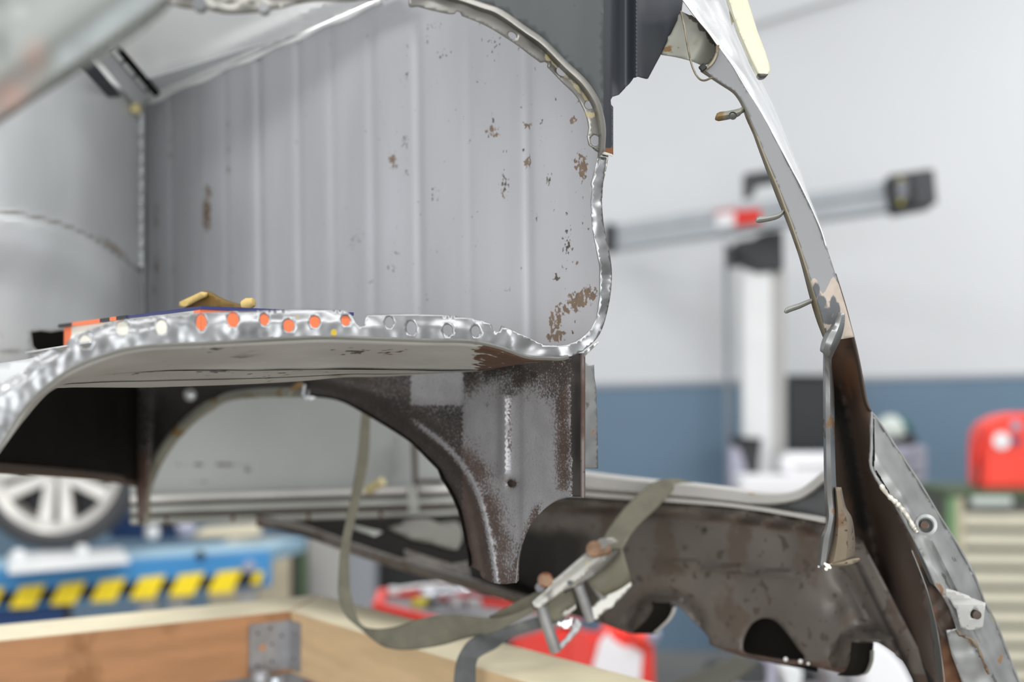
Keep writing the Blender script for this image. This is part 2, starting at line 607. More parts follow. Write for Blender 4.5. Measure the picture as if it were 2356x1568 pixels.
mt['toolsteel'] = M('chrome_tool', (214, 220, 226), 0.2, 0.8, .03)
mt['alu'] = M('grey_aluminium', (182, 188, 192), 0.4, 0.2, .03)
mt['lens'] = M('lens_grey', (120, 122, 128), 0.2, 0.1, .03)
mt['amber'] = M('amber_led', (170, 160, 40), 0.4, 0, .03)
mt['lilac'] = M('lilac_grey_plastic', (160, 160, 176), 0.5, 0, .05)
mt['mint'] = M('pale_mint_plastic', (188, 196, 190), 0.5, 0, .05)
mt['teal'] = M('teal_plastic', (52, 100, 104), 0.5, 0, .05)
mt['drawer'] = M('beige_drawer_front', (204, 200, 180), 0.5, 0, .03)
mt['drawergap'] = M('dark_drawer_handle', (84, 84, 78), 0.6, 0, .05)
mt['labelwhite'] = M('white_label', (236, 236, 238), 0.5, 0, .02)
mt['labelblue'] = M('blue_label', (84, 80, 110), 0.5, 0, .02)

# ------------------------------------------------------------------ the setting
fl = obj('floor', [(-14, -8, 0), (14, -8, 0), (14, 14, 0), (-14, 14, 0)], [(0, 1, 2, 3)], mt['floor'])
tag(fl, 'grey workshop floor', None, kind='structure')
WY = 7.9


def wall_z(X):                       # the painted line climbs slightly to the right
    zl, zr = at(1370, 884, WY).z, at(2356, 860, WY).z
    xl, xr = at(1370, 884, WY).x, at(2356, 860, WY).x
    return zl + (X - xl) * (zr - zl) / (xr - xl)


x0, x1 = -14, 14
wb = obj('wall_back', [(x0, WY, wall_z(x0)), (x1, WY, wall_z(x1)), (x1, WY, 5), (x0, WY, 5)], [(0, 1, 2, 3)], mt['wallwhite'])
tag(wb, 'white painted workshop wall', None, kind='structure')
wl = obj('dado', [(x0, WY - .004, 0), (x1, WY - .004, 0), (x1, WY - .004, wall_z(x1)), (x0, WY - .004, wall_z(x0))], [(0, 1, 2, 3)], mt['wallblue'], wb)
hexa('dado_line', [(x0, WY - .012, wall_z(x0) - .02), (x1, WY - .012, wall_z(x1) - .02), (x1, WY - .012, wall_z(x1) + .01), (x0, WY - .012, wall_z(x0) + .01),
                   (x0, WY, wall_z(x0) - .02), (x1, WY, wall_z(x1) - .02), (x1, WY, wall_z(x1) + .01), (x0, WY, wall_z(x0) + .01)], mt['trimgrey'], wb)
p, q = at(1700, 62, WY - .05), at(2000, -32, WY - .05)
cd = tube('wall_conduit', [p, q, q + (q - p)], .022, mt['wallwhite'])
tag(cd, 'thin white conduit rising along the white wall at the top', 'conduit')

# ------------------------------------------------------------------ car body shell
DV = plane3((1200, 1200, 1.86), (1900, 1250, 1.54), (1700, 1520, 1.62))
shell = thing('car_body_shell', 'stripped grey and rust-brown car body shell with drilled spot-weld flanges', 'car body', (0.0, 1.6, 1.20))


def DW(px, py):                       # the ribbed bulkhead: one upright plane turned away to the left
    return 1.329 / (1 + 1.373 * ray(px, py)[0])


def gauss(x, c, w):
    return math.exp(-((x - c) / w) ** 2)


def sst(x, a, b):
    t = min(1, max(0, (x - a) / (b - a)))
    return t * t * (3 - 2 * t)


RIBS = [(1215, 11, .0032), (1080, 10, .0030), (965, 11, .0042), (858, 12, .0036), (767, 9, .0055), (690, 8, .0040), (598, 8, .0045),
        (520, 6, .0045), (455, 6, .0040), (396, 6, .0045), (352, 6, .003)]


def rib_push(px, py):
    s = 0
    lean = (py - 500) * 0.012
    for c, w, h in RIBS:
        c2 = c + lean
        s += 1.7 * (-h * gauss(px, c2, w * .85)) + h * .1 * gauss(px, c2 + 2.4 * w, w * .8)
    fade = sst(py, 20, 120) * (0.65 + .35 * math.sin(px * .021 + 1))
    wob = .0020 * mnoise.noise((px * .006, py * .003, 3.1))
    return s * fade + wob


SPOTS = [(1285, 730, 6, 30, .9), (1300, 712, 9, 12, .9), (1330, 690, 20, 16, 1), (1350, 672, 9, 12, 1), (1322, 698, 9, 14, 1), (1364, 680, 8, 16, 1), (1270, 740, 6, 26, .95),
         (1278, 775, 17, 9, 1), (1296, 765, 11, 5, .8), (1341, 385, 9, 26, 1), (1325, 375, 5, 12, .8), (1343, 410, 6, 10, .8), (1213, 375, 7, 16, .9), (1215, 288, 9, 6, .9),
         (1132, 300, 14, 12, .75), (1140, 310, 10, 8, .7), (1135, 275, 9, 14, .5), (1160, 425, 10, 26, .65), (1158, 440, 8, 14, .75), (1306, 565, 11, 26, .65), (1306, 530, 6, 10, .6),
         (1326, 605, 7, 8, .7), (1281, 642, 6, 14, .65), (1290, 612, 10, 10, .4), (1243, 285, 3, 14, .6), (1245, 320, 3, 14, .6), (1320, 277, 8, 9, .8), (1285, 262, 8, 16, .35),
         (902, 365, 8, 16, .85), (908, 382, 7, 8, .8), (932, 325, 7, 16, .6), (935, 400, 5, 12, .65), (934, 175, 9, 22, .5), (936, 110, 6, 24, .45), (1000, 445, 9, 24, .5),
         (1020, 125, 14, 12, .5), (982, 85, 4, 30, .45), (1000, 60, 14, 14, .4), (1137, 105, 16, 30, .45), (820, 548, 14, 18, .5), (808, 565, 8, 7, .45), (912, 570, 8, 30, .45),
         (905, 625, 6, 24, .4), (852, 648, 5, 8, .6), (983, 685, 5, 8, .7), (476, 490, 10, 36, .9), (480, 440, 9, 16, .8), (472, 520, 6, 14, .8), (524, 345, 5, 10, .7),
         (526, 392, 6, 10, .7), (526, 282, 5, 8, .7), (392, 320, 6, 7, .6), (392, 358, 6, 7, .6), (360, 480, 7, 14, .6), (360, 510, 6, 14, .7), (360, 610, 8, 24, .65), (400, 620, 5, 10, .6),
         (355, 665, 6, 12, .7), (530, 480, 5, 12, .5), (705, 245, 4, 16, .4), (440, 420, 8, 30, .35), (432, 480, 7, 30, .4), (1262, 410, 8, 16, .5), (1340, 500, 5, 14, .5),
         (1352, 525, 5, 8, .5), (1105, 60, 4, 10, .5), (1190, 160, 3, 14, .4), (1213, 240, 3, 6, .5), (1308, 790, 10, 5, .4), (1322, 745, 4, 6, .6), (1320, 760, 7, 10, .5)]


rr_ = random.Random(3)
for _ in range(150):
    x_ = rr_.uniform(880, 1350) if rr_.random() < .7 else rr_.uniform(360, 880)
    SPOTS.append((x_, rr_.uniform(40, 700), rr_.uniform(2.5, 5), rr_.uniform(3, 9), rr_.uniform(.35, .6)))


def wall_wear(px, py):
    r = g = 0.0
    for cx_, cy_, rx, ry, s in SPOTS:
        dx, dy = (px - cx_) / rx, (py - cy_) / ry
        d = dx * dx + dy * dy
        if d < 4:
            v = s * (1.0 - .46 * math.sqrt(d))
            if s < .7 and cx_ > 860:
                g = max(g, v)
            else:
                r = max(r, v)
    return (max(0, r), max(0, g), 0.0)


WALL = [(330, 241)] + [(335 + (862 - 335) * t, 235 + (2 - 235) * t) for t in (0, .25, .5, .75, 1)] + [(1000, -30), (1150, 20), (1260, 105), (1340, 190), (1372, 260), (1380, 330),
        (1383, 352), (1372, 390), (1364, 425), (1368, 470), (1372, 560), (1388, 620), (1392, 700), (1375, 760), (1330, 805), (1260, 808), (1150, 808), (860, 824), (600, 834), (331, 842)]
sheet('ribbed_bulkhead', WALL, DW, mt['primer'], shell, step=7.0, push=rib_push, wear_shade=wall_wear, thick=.0012)
# turned seam along the top of the bulkhead, near-white for a painted highlight
rows = []
for t in np.linspace(0, 1, 30):
    x, y = 335 + (875 - 335) * t, 235 + (-4 - 235) * t
    Y = DW(x, y)
    w = 6 + 5 * t + 2.5 * math.sin(t * 31)
    rows.append([at(x, y - 2, Y - .004), at(x, y + w * .35, Y - .010), at(x, y + w, Y - .006), at(x, y + w * 1.4, Y - .0005)])
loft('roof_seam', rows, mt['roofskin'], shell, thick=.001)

# left inner wall
DL = plane3((322, 240, 2.05), (322, 700, 2.05), (0, 400, 1.53))
BULGE = cr([(-60, 474), (0, 481), (70, 492), (150, 514), (220, 546), (280, 588), (312, 612), (330, 618)], 8)


def left_push(px, py):
    yb = np.interp(px, [b[0] for b in BULGE], [b[1] for b in BULGE])
    d = py - yb
    up = sst(d, -8, 26) * (1 - .75 * sst(d, 60, 190)) * (1 - sst(px, 270, 325))
    return .075 * up + .003 * mnoise.noise((px * .01, py * .01, 1))


def left_wear_shade(px, py):
    yb = np.interp(px, [b[0] for b in BULGE], [b[1] for b in BULGE])
    d = py - yb
    g = .75 * gauss(d, 4, 7)  # dark line paints shade into the bulge crease
    r = .9 * gauss(d, -6, 9) * gauss(px, 262, 38)
    # darker marks near the bottom edge
    g = max(g, .62 * gauss(px, 25, 40) * gauss(py, 808, 10), .6 * gauss(px, 70, 8) * sst(py, 757, 765), .5 * gauss(px, 3, 6) * gauss(py, 770, 12))
    return (r, g, 0)


sheet('inner_side_wall', [(-60, 120), (180, 140), (328, 238), (330, 700), (331, 842), (-60, 842)], DL, mt['primer_soft'], shell,
      holes=[[(72, 764), (95, 760), (118, 763), (142, 759), (165, 760), (165, 800), (150, 815), (92, 812), (76, 796)]], step=11, push=left_push, wear_shade=left_wear_shade)
DL2 = plane3((322, 240, 2.16), (322, 700, 2.16), (0, 400, 1.64))
sheet('cavity_dark_sheet', [(40, 730), (200, 730), (200, 840), (40, 840)], DL2, mt['black'], shell, step=40)  # black sheet stands in for the darkness inside the hole
# upright corner seam with dimples
rows = []
for t in np.linspace(0, 1, 60):
    y = 258 + (612 - 258) * t
    rows.append([at(316, y, 2.045), at(322, y, 2.028 + .006 * (math.sin(t * 72) > .2)), at(329, y, 2.030 + .006 * (math.sin(t * 72) > .2)), at(333, y, 2.045)])
loft('corner_seam', rows, mt['primer_soft'], shell)
for k in range(9):
    y = 312 + 32 * k
    c = at(323, y, 2.024)
    lathe('spot_weld', [(0, -.001), (.0035, -.001), (.0030, .003), (0, .003)], mt['archgrey'], c, (0.1, -1, 0), shell, n=10)
o = lathe('sealant_dab', [(0, -.008), (.006, -.006), (.009, 0), (.007, .006), (0, .008)], mt['sealant'], at(312, 250, 2.0), (.2, -1, .3), shell, n=14)

# roof of the compartment
ZC = .413


def DC(px, py):
    # sloping panel, rising from the bulkhead toward the opening
    a, b = ray(px, py)
    k = .5 / 1.7
    return (ZC + k * 1.329) / (b + k * (1 + 1.373 * a))


ROOF = [(332, 236), (862, 0), (905, -20), (905, -60), (60, -60), (60, 60), (200, 160)]


def roof_push(px, py):
    d = (py - (235 + (px - 335) * (-235 / 527.)))       # distance to the seam line
    return .02 * gauss(d, -40, 18) * sst(px, 420, 560)


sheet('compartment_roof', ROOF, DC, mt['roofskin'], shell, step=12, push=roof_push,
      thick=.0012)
# corner channel between roof and side wall, with spacer blocks


def bar(name, p0, p1, w0, w1, Y0, Y1, th, mat, par, n=2):
    a0, a1 = Vector(p0), Vector(p1)
    d = (a1 - a0).normalized()
    nn = Vector((-d.y, d.x))
    c = [at(*(a0 + nn * w0), Y0), at(*(a1 + nn * w1), Y1), at(*(a1 - nn * w1), Y1), at(*(a0 - nn * w0), Y0)]
    c2 = [v + Vector((0, th, 0)) for v in c]
    return hexa(name, c + c2, mat, par, 0.0015)


bar('corner_channel', (332, 226), (205, 70), 27, 25, 2.0, 1.66, .012, mt['primer_soft'], shell)
bar('channel_shadow', (361, 217), (244, 78), 8, 7, 1.985, 1.66, .006, mt['black'], shell)  # dark strip painted in for the shadow beside the channel
bar('channel_shadow', (268, 226), (176, 122), 13, 15, 1.95, 1.60, .006, mt['slate'], shell)  # the same painted shadow on the other side
ch = bar('channel_lip', (340, 205), (228, 76), 11, 10, 1.972, 1.645, .006, mt['olive'], shell)
for k in range(4):
    t = .04 + .25 * k
    t2 = t + .19
    p0 = (341 - 112 * t, 206 - 129 * t)
    p1 = (341 - 112 * t2, 206 - 129 * t2)
    yy = [1 / ((1 - q) / 1.972 + q / 1.645) - .007 for q in (t, t2)]
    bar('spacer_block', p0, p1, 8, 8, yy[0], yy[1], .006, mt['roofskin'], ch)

# --- opening flange, lower and right run


def DF(px, py):
    return .98 + .22 * (px / 1380.0)


OUT = cr([(-40, 1085), (0, 1030), (60, 935), (150, 858), (240, 818), (330, 798), (480, 790), (600, 783), (740, 777), (860, 780), (980, 784), (1080, 786), (1150, 800), (1210, 821), (1260, 825),
          (1300, 824), (1345, 803), (1380, 768), (1400, 705), (1408, 640), (1404, 590), (1390, 520), (1385, 460), (1388, 420), (1396, 362)], 5)
INN = cr([(1376, 360), (1364, 410)], 3) + [(1360, 424), (1363, 432)] + cr([(1360, 470), (1362, 520), (1372, 570), (1380, 610), (1381, 650), (1378, 700), (1368, 742), (1340, 776), (1300, 792), (1250, 791), (1215, 776),
          (1165, 754), (1155, 749)], 5) + [(1150, 762), (1141, 764), (1134, 757), (1131, 746)] + cr([(1128, 744), (1100, 735), (1060, 728), (1010, 724), (960, 722), (900, 722), (845, 724)], 4) \
    + [(842, 733), (836, 748), (828, 751), (820, 744), (812, 728), (800, 716)] + cr([(796, 714), (740, 711), (680, 711), (600, 714), (520, 716), (470, 719), (400, 722), (340, 728), (280, 736), (220, 752), (165, 774)], 4) \
    + [(152, 790), (160, 800), (140, 812)] + cr([(126, 800), (90, 815), (58, 850), (20, 870), (-40, 900)], 4)
HOLES = [circle(197, 786, 15, 17), circle(282, 754, 15, 18), circle(372, 752, 14, 18), circle(464, 741, 13, 19), circle(537, 735, 14, 18), circle(609, 734, 11, 14),
         circle(665, 748, 13, 16), circle(725, 739, 13, 15), circle(796, 736, 11, 13), circle(896, 741, 11, 13), circle(947, 754, 12, 17), circle(1031, 758, 12, 14), circle(1095, 761, 11, 13)]


FIX = [-40, 20, 58, 90, 165, 220, 280, 340, 400, 470, 520, 600, 680, 740, 800, 845, 960, 1060, 1128, 1170]
FIY = [900, 870, 850, 815, 774, 752, 736, 728, 722, 719, 716, 714, 711, 711, 714, 724, 722, 728, 744, 756]


def flange_push(px, py):
    v = .0016 * mnoise.noise((px * .014, py * .018, 7)) + .0006 * mnoise.noise((px * .05, py * .05, 2))
    if px > 1330:
        v += .0016 * mnoise.noise((px * .03, py * .035, 5))
    if px < 1170:
        yi = np.interp(px, FIX, FIY)
        v -= .0075 * (1 - sst(py - yi, 0, 34)) * (.55 + .45 * mnoise.noise((px * .012, 1.7, 0)))
    else:
        v -= .004 * (.5 + mnoise.noise((px * .02, py * .02, 9)))
    return v


def flange_wear(px, py):
    r = max(.9 * gauss(px, 768, 9) * gauss(py, 765, 9), .8 * gauss(px, 683, 8) * gauss(py, 728, 7), .6 * gauss(px, 1228, 6) * gauss(py, 816, 5), .7 * gauss(px, 667, 6) * gauss(py, 770, 5))
    g = .45 * gauss(px, 330, 60) * gauss(py, 760, 16) + (.42 * gauss(px, 50, 26) * gauss(py, 900, 18))
    return (r, min(g, .55), 0)


sheet('opening_flange', OUT + INN, DF, mt['bright'], shell, holes=HOLES, step=6.5, push=flange_push, wear_shade=flange_wear, thick=.0014, smooth=60)
# rolled lower bead of that flange
rows = []
for i, (x, y) in enumerate(OUT[:77]):
    Y = DF(x, y)
    j = min(i + 1, len(OUT) - 1)
    tx, ty = OUT[j][0] - x if j != i else 0, OUT[j][1] - y if j != i else 0
    L = math.hypot(tx, ty) or 1
    nx, ny = -ty / L, tx / L                       # outward (down) normal in the picture
    if ny < 0 and x < 1300:
        nx, ny = -nx, -ny
    rows.append([at(x - nx * 6, y - ny * 6, Y - .0005), at(x - nx * 2, y - ny * 2, Y - .004), at(x + nx * 3, y + ny * 3, Y - .003), at(x + nx * 4, y + ny * 4, Y + .012)])
loft('flange_bead', rows, mt['zinc'], shell)
# pale zinc strip of the right edge above the torn corner
sheet('edge_strip', [(1380, 352), (1400, 358), (1396, 385), (1388, 420), (1386, 455), (1376, 452), (1363, 430), (1372, 395)], lambda x, y: 1.205, mt['zinc'], shell, step=6,
      wear_shade=lambda x, y: (.7 * gauss(x, 1390, 6) * gauss(y, 385, 10), .6 * gauss(y, 415, 14) * gauss(x, 1372, 12), 0))

# --- underside belly of the compartment floor
A = cr([(-40, 1090), (0, 1034), (60, 938), (110, 890), (150, 860), (240, 820), (330, 800), (480, 792), (600, 785), (740, 779), (860, 782), (980, 786), (1080, 788), (1150, 802), (1210, 823), (1265, 827), (1305, 825)], 6)
Bm = cr([(60, 930), (110, 890), (150, 872), (200, 865), (260, 858), (330, 855), (400, 853), (500, 852), (600, 852), (720, 850), (830, 850), (930, 851), (1010, 853), (1060, 852), (1111, 850), (1150, 842), (1195, 830)], 6)
Bb = cr([(60, 935), (105, 897), (150, 891), (200, 890), (260, 890), (330, 890), (400, 888), (500, 885), (600, 881), (700, 875), (790, 867), (870, 866), (970, 861), (1050, 856), (1105, 853), (1144, 846), (1190, 833)], 6)
n = len(A)
rows = []


def bl(P, Q, t):
    return [(p[0] + (q[0] - p[0]) * t, p[1] + (q[1] - p[1]) * t) for p, q in zip(P, Q)]


A2 = [A[i] for i in range(n)]
for t, dd in ((0, .004), (.12, .022), (.35, .05), (.65, .09), (.9, .13), (1.0, .135)):
    rr = []
    for (x, y) in bl(A2, Bm, t):
        rr.append(at(x, y, DF(x, y) + dd + .004 * mnoise.noise((x * .01, y * .03, 9))))
    rows.append(rr)
o = loft('floor_belly', rows, mt['belly'], shell, thick=.0015)


def loft_wear_shade(o, fn):
    a = o.data.attributes.new('wear_shade', 'FLOAT_COLOR', 'POINT')
    W = o.matrix_world
    for i, v in enumerate(o.data.vertices):
        p = v.co
        Yd = p.y
        u = p.x / Yd
        b = (p.z - CAMZ) / Yd
        # back to photo coordinates
        den = CP + b * SP
        px = CX + FPX * u / den
        py = CY - FPX * (b * CP - SP) / den
        a.data[i].color = tuple(fn(px, py)) + (1,)


loft_wear_shade(o, lambda x, y: (.85 * sst(x, 1060, 1130) * sst(y, 783, 795) + .5 * gauss(x, 900, 80) * gauss(y, 805, 8),
                           .55 * gauss(x, 500, 70) * gauss(y, 800, 7) + .6 * gauss(x, 815, 60) * gauss(y, 806, 8), .55 * gauss(x, 1130, 50) * gauss(y, 812, 7)))
rows = []
for t, dd in ((0, .13), (.25, .15), (.3, .155), (.6, .18), (.65, .176), (1.0, .22), (1.03, .24)):
    rows.append([at(x, y, DF(x, y) + dd) for (x, y) in bl(Bm, Bb, t)])
o = loft('floor_edge_rail', rows, mt['belly'], shell)
loft_wear_shade(o, lambda x, y: (.3 * gauss(x, 620, 30), .52 * gauss(y, 856, 6) * sst(620 - x, -400, 200), 0))
# compartment floor that carries the carton
zf = CAMZ + .036
obj('compartment_floor', [(-.50, 1.46, zf), (-.33, 1.11, zf), (-.10, 1.17, zf), (.0, 1.26, zf), (-.53, 2.03, zf)], [(0, 1, 2, 3, 4)], mt['primer_soft'], shell)
solid(bpy.data.objects['compartment_floor'], .0015)
# pale sill showing left of the flange
sheet('side_sill', [(-50, 842), (60, 826), (118, 812), (110, 880), (40, 960), (-50, 1040)], plane3((0, 840, 1.30), (110, 815, 1.34), (0, 960, 1.16)), mt['primer_soft'], shell, step=16)

# --- upper flange
OUT2 = cr([(925, -40), (1000, -24), (1064, -2), (1110, 14), (1150, 29), (1212, 72), (1250, 99), (1301, 150), (1342, 189), (1370, 230), (1383, 270), (1388, 306), (1386, 352)], 5)
INN2 = [(1380, 350), (1357, 333), (1353, 314)] + cr([(1357, 293), (1352, 270), (1342, 246), (1326, 219), (1293, 186), (1262, 153)], 4) \
    + [(1263, 146), (1256, 142), (1246, 144)] + cr([(1240, 139), (1204, 112), (1168, 88), (1138, 68), (1102, 50), (1066, 37)], 4) + [(1061, 28), (1052, 25), (1046, 32)] \
    + cr([(1036, 32), (1000, 24), (965, 15), (944, 13), (948, -40)], 4)


def DF2(px, py):
    return .78 + .42 * (px / 1385.0)


sheet('upper_flange', OUT2 + INN2, DF2, mt['zinc'], shell, holes=[circle(1180, 82, 12, 8, rot=.5), circle(1292, 165, 13, 9, rot=.6), circle(1357, 241, 12, 10), circle(1370, 323, 12, 13)],
      step=6, push=lambda x, y: .003 * mnoise.noise((x * .02, y * .02, 4)), wear_shade=lambda x, y: (.75 * sst(y, 110, 130) * gauss(x - (1225 + (y - 110) * .95), 16, 9) + .6 * gauss(y, 265, 12), .45 * gauss(x, 1230, 40) * gauss(y, 118, 14), 0))
rows = []
for i, (x, y) in enumerate(OUT2):
    Y = DF2(x, y)
    rows.append([at(x - 10, y + 9, Y - .003), at(x - 3, y + 3, Y - .008), at(x + 3, y - 4, Y - .004), at(x + 5, y - 6, Y + .006)])
loft('upper_flange_rim', rows, mt['zinc'], shell, thick=.001)
UL = cr([(372, 6), (421, 18), (464, 19), (497, 28), (531, 33), (600, 28), (663, 14), (724, 4), (804, 4), (880, -8)], 5)
sheet('upper_flange_run', UL + [(880, -60), (372, -60)], lambda x, y: .90 + .1 * (x - 400) / 500, mt['zinc'], shell, step=9,
      push=lambda x, y: .006 * mnoise.noise((x * .02, y * .03, 4)), wear_shade=lambda x, y: (0, .62 * gauss(x, 540, 60) * gauss(y, 5, 9), 0))
lathe('flange_plug', [(0, -.003), (.0045, -.003), (.0045, .003), (0, .003)], mt['bright'], at(461, 12, .885), (0, -1, .2), shell, n=12)
lathe('flange_plug', [(0, -.003), (.0035, -.003), (.0035, .003), (0, .003)], mt['bright'], at(608, 21, .915), (0, -1, .2), shell, n=12)

# --- dark outer panel round the upper flange
UP = cr([(925, -40), (1000, -26), (1064, -5), (1112, 8), (1154, 24), (1216, 66), (1256, 94), (1308, 145), (1350, 184), (1378, 226), (1387, 268), (1388, 330)], 5)
sheet('outer_quarter_panel', UP + [(1388, 345), (1390, -260), (360, -260), (360, -45), (880, -45)], lambda x, y: DF2(x, y) + .006, mt['darkgrey'], shell, step=14)


def DB(px, py):
    return 1.2165 + .0004 * (px - 1388)


BR = [(1386, -160), (1386, 350), (1411, 356), (1411, 246), (1406, 240), (1405, 230), (1409, 223), (1424, 218), (1438, 203), (1453, 179), (1471, 176), (1491, 181), (1521, 125), (1568, 27), (1573, -10), (1573, -160)]


def br_push(px, py):
    return .010 * gauss(px, 1466, 10) - .016 * sst(px, 1404, 1428) * (1 - sst(px, 1436, 1464)) - .006 * sst(px, 1470, 1560)


sheet('upper_bracket', BR, DB, mt['slate'], shell, step=4.5, push=br_push, thick=.002,
      wear_shade=lambda x, y: (.75 * sst(y, 330, 345) + .4 * gauss(x, 1475, 10) * gauss(y, 176, 6), 0, 0))
hexa('bracket_lip', [at(1384, 347, 1.20), at(1411, 355, 1.20), at(1411, 361, 1.20), at(1385, 354, 1.20),
                     at(1384, 347, 1.22), at(1411, 355, 1.22), at(1411, 361, 1.22), at(1385, 354, 1.22)], mt['zinc'], shell, .0006)

# --- the bulkhead's lower panel with the round arch and the foot
ARCH_IN = cr([(338, 1204), (341, 1145), (358, 1092), (379, 1051), (412, 1006), (458, 962), (504, 930), (540, 915), (600, 910), (657, 910), (735, 911), (785, 920), (831, 943), (900, 984), (948, 1016), (984, 1052)], 5) \
    + [(1009, 1077), (1017, 1098)] + cr([(1035, 1126), (1050, 1157), (1061, 1190), (1072, 1245), (1079, 1280), (1081, 1301)], 4)
FOOT = [(1103, 1313), (1106, 1325)] + cr([(1112, 1331), (1129, 1338), (1154, 1343), (1186, 1340)], 3) + cr([(1190, 1334), (1190, 1310), (1193, 1280), (1201, 1244), (1215, 1213), (1231, 1190), (1256, 1165), (1282, 1149), (1305, 1143)], 4)
ARCHP = ARCH_IN + FOOT + [(1343, 1143), (1342, 1000), (1342, 812), (1250, 812), (860, 828), (300, 850), (300, 1000), (318, 1120), (326, 1204)]
BEAD = cr([(790, 885), (840, 898), (877, 916), (922, 944), (963, 978), (1004, 1009), (1037, 1039), (1060, 1067), (1081, 1100), (1101, 1143), (1116, 1194), (1127, 1250), (1137, 1308), (1142, 1345)], 8)
BX = np.array([b[0] for b in BEAD])
BY = np.array([b[1] for b in BEAD])


def bead_d(px, py):
    i = np.argmin((BX - px) ** 2 + (BY - py) ** 2)
    j = min(i + 1, len(BX) - 1) if i < len(BX) - 1 else i
    k = j - 1
    tx, ty = BX[j] - BX[k], BY[j] - BY[k]
    L = math.hypot(tx, ty)
    return ((px - BX[i]) * ty - (py - BY[i]) * tx) / L      # + right/up side


def arch_push(px, py):
    if px < 700:
        return .012 * sst(px, 345, 300) - .004
    d = bead_d(px, py)
    v = .007 * gauss(d, 0, 9) - .009 * sst(-d, 8, 26) + .006 * gauss(d, -38, 12)
    v += .009 * gauss(px, 1160, 10) * sst(py, 885, 915) * (1 - sst(py, 1090, 1125))
    v += .004 * (sst(px, 1062, 1068)) * (1 - sst(py, 960, 1000)) - .0 + .0035 * sst(px, 1196, 1202)
    v -= .006 * gauss(px, 1178, 15) * gauss(py, 1110, 13)
    v -= .010 * sst(px, 1310, 1338)
    v += .0015 * mnoise.noise((px * .03, py * .03, 5))
    return v


def arch_wear(px, py):
    if px < 760:
        return (0, 1.6, 0)
    d = bead_d(px, py)
    nz = mnoise.noise((px * .02, py * .02, 11)) * .5 + mnoise.noise((px * .06, py * .06, 4)) * .25
    R = 0
    G = 0
    B = 0
    # dark band under the bead and along the arch edge
    if d < 3:
        R = max(R, .95)
        G = max(G, .8 * sst(-d, 30, 55) * (1 - sst(py, 1000, 1130)) + .5 * sst(880 - px, -60, 80))
    # right side of the bead: rusty border that fades into grey
    R = max(R, .78 - .010 * max(0, d - 16) + nz * .5 - .25 * sst(py, 1150, 1300) * 0)
    if px < 1065:
        R = max(R, .55)
        G = max(G, .75 - .5 * (sst(px, 945, 955) * (1 - sst(py, 880, 960))))
        if px > 945 and py < 930:
            R *= .35
            G *= .2
    # top zone under the floor
    G = max(G, 1.0 - (py - 840) / 105.0 + nz * .8) if px > 1065 else G
    R = max(R, .8 * gauss(px, 1270, 45) * sst(960 - py, 0, 90))
    # right rust band
    e = gauss(px, 1295 - .00 * py, 22) * (1 - sst(py, 1120, 1145))
    R = max(R, .85 * e + nz * .5 * e)
    G = max(G, 1.7 * sst(px, 1306, 1324) * (1 - .35 * sst(py, 1000, 1100)))
    R = max(R, .62 * gauss(px, 1172, 7) * sst(py, 900, 930) * (1 - sst(py, 1030, 1060)))
    R = max(R, .9 * gauss(px, 1178, 14) * gauss(py, 1112, 12) * 1.1)
    # lower right border + foot
    R = max(R, .7 * sst(py, 1240, 1330) + nz * .3, .75 * gauss(px - (1230 - (py - 1180) * .35), 0, 14) * sst(py, 1140, 1175))
    G = max(G, .6 * gauss(px, 1120, 7) * gauss(py, 930, 6), .6 * gauss(px, 1215, 6) * gauss(py, 917, 7))
    B = .62 * gauss(d, 1, 7) * sst(py, 940, 1000) + .6 * gauss(px, 1159, 9) * sst(py, 900, 920) * (1 - sst(py, 1080, 1110))
    if B > .12:
        R *= 1 - .9 * min(1, B * 1.5)
        G *= 1 - .9 * min(1, B * 1.5)
    B = .16 * max(e, gauss(py, 880, 36) * sst(px, 1060, 1080), .7 * gauss(d, 34, 16)) * (1 - sst(px, 1312, 1322))
    return (max(0, min(1.6, R)), max(0, min(1.8, G)), min(1, B))


sheet('arch_panel', ARCHP, lambda x, y: DW(x, y) + .004, mt['archgrey'], shell, step=7, push=arch_push, wear_shade=arch_wear, thick=.0018,
      holes=[circle(1176, 1112, 10, 8, 10)])
sheet('dent_backing', circle(1176, 1110, 26, 22, 16), lambda x, y: DW(x, y) + .02, mt['darkrust'], shell, step=20)
# thin bright cut edge of the foot
edge = cr([(1187, 1340), (1190, 1310), (1193, 1280), (1201, 1244), (1215, 1213), (1231, 1190), (1256, 1165), (1282, 1149), (1305, 1143), (1342, 1143)], 5)
tube('cut_edge', [at(x, y, DW(x, y) + .002) for x, y in edge], .0007, mt['bright'], shell, n=6)
# tubular lip of the arch on the far leg
lip = cr([(332, 1206), (334, 1150), (345, 1095), (367, 1050), (402, 1000), (450, 955), (495, 926), (535, 910), (600, 903), (690, 902)], 5)
tube('arch_lip', [at(x, y, DW(x, y) - .004) for x, y in lip], [.0075] * 30 + [.006] * (len(lip) - 30), mt['olive'], shell, n=10)
rows = []
for (x, y) in ARCH_IN[20:]:
    Y = DW(x, y)
    rows.append([at(x, y, Y + .004), at(x - 1, y + 1, Y + .02), at(x - 2, y + 2, Y + .05)])
loft('arch_return', rows, mt['black'], shell, thick=.001)
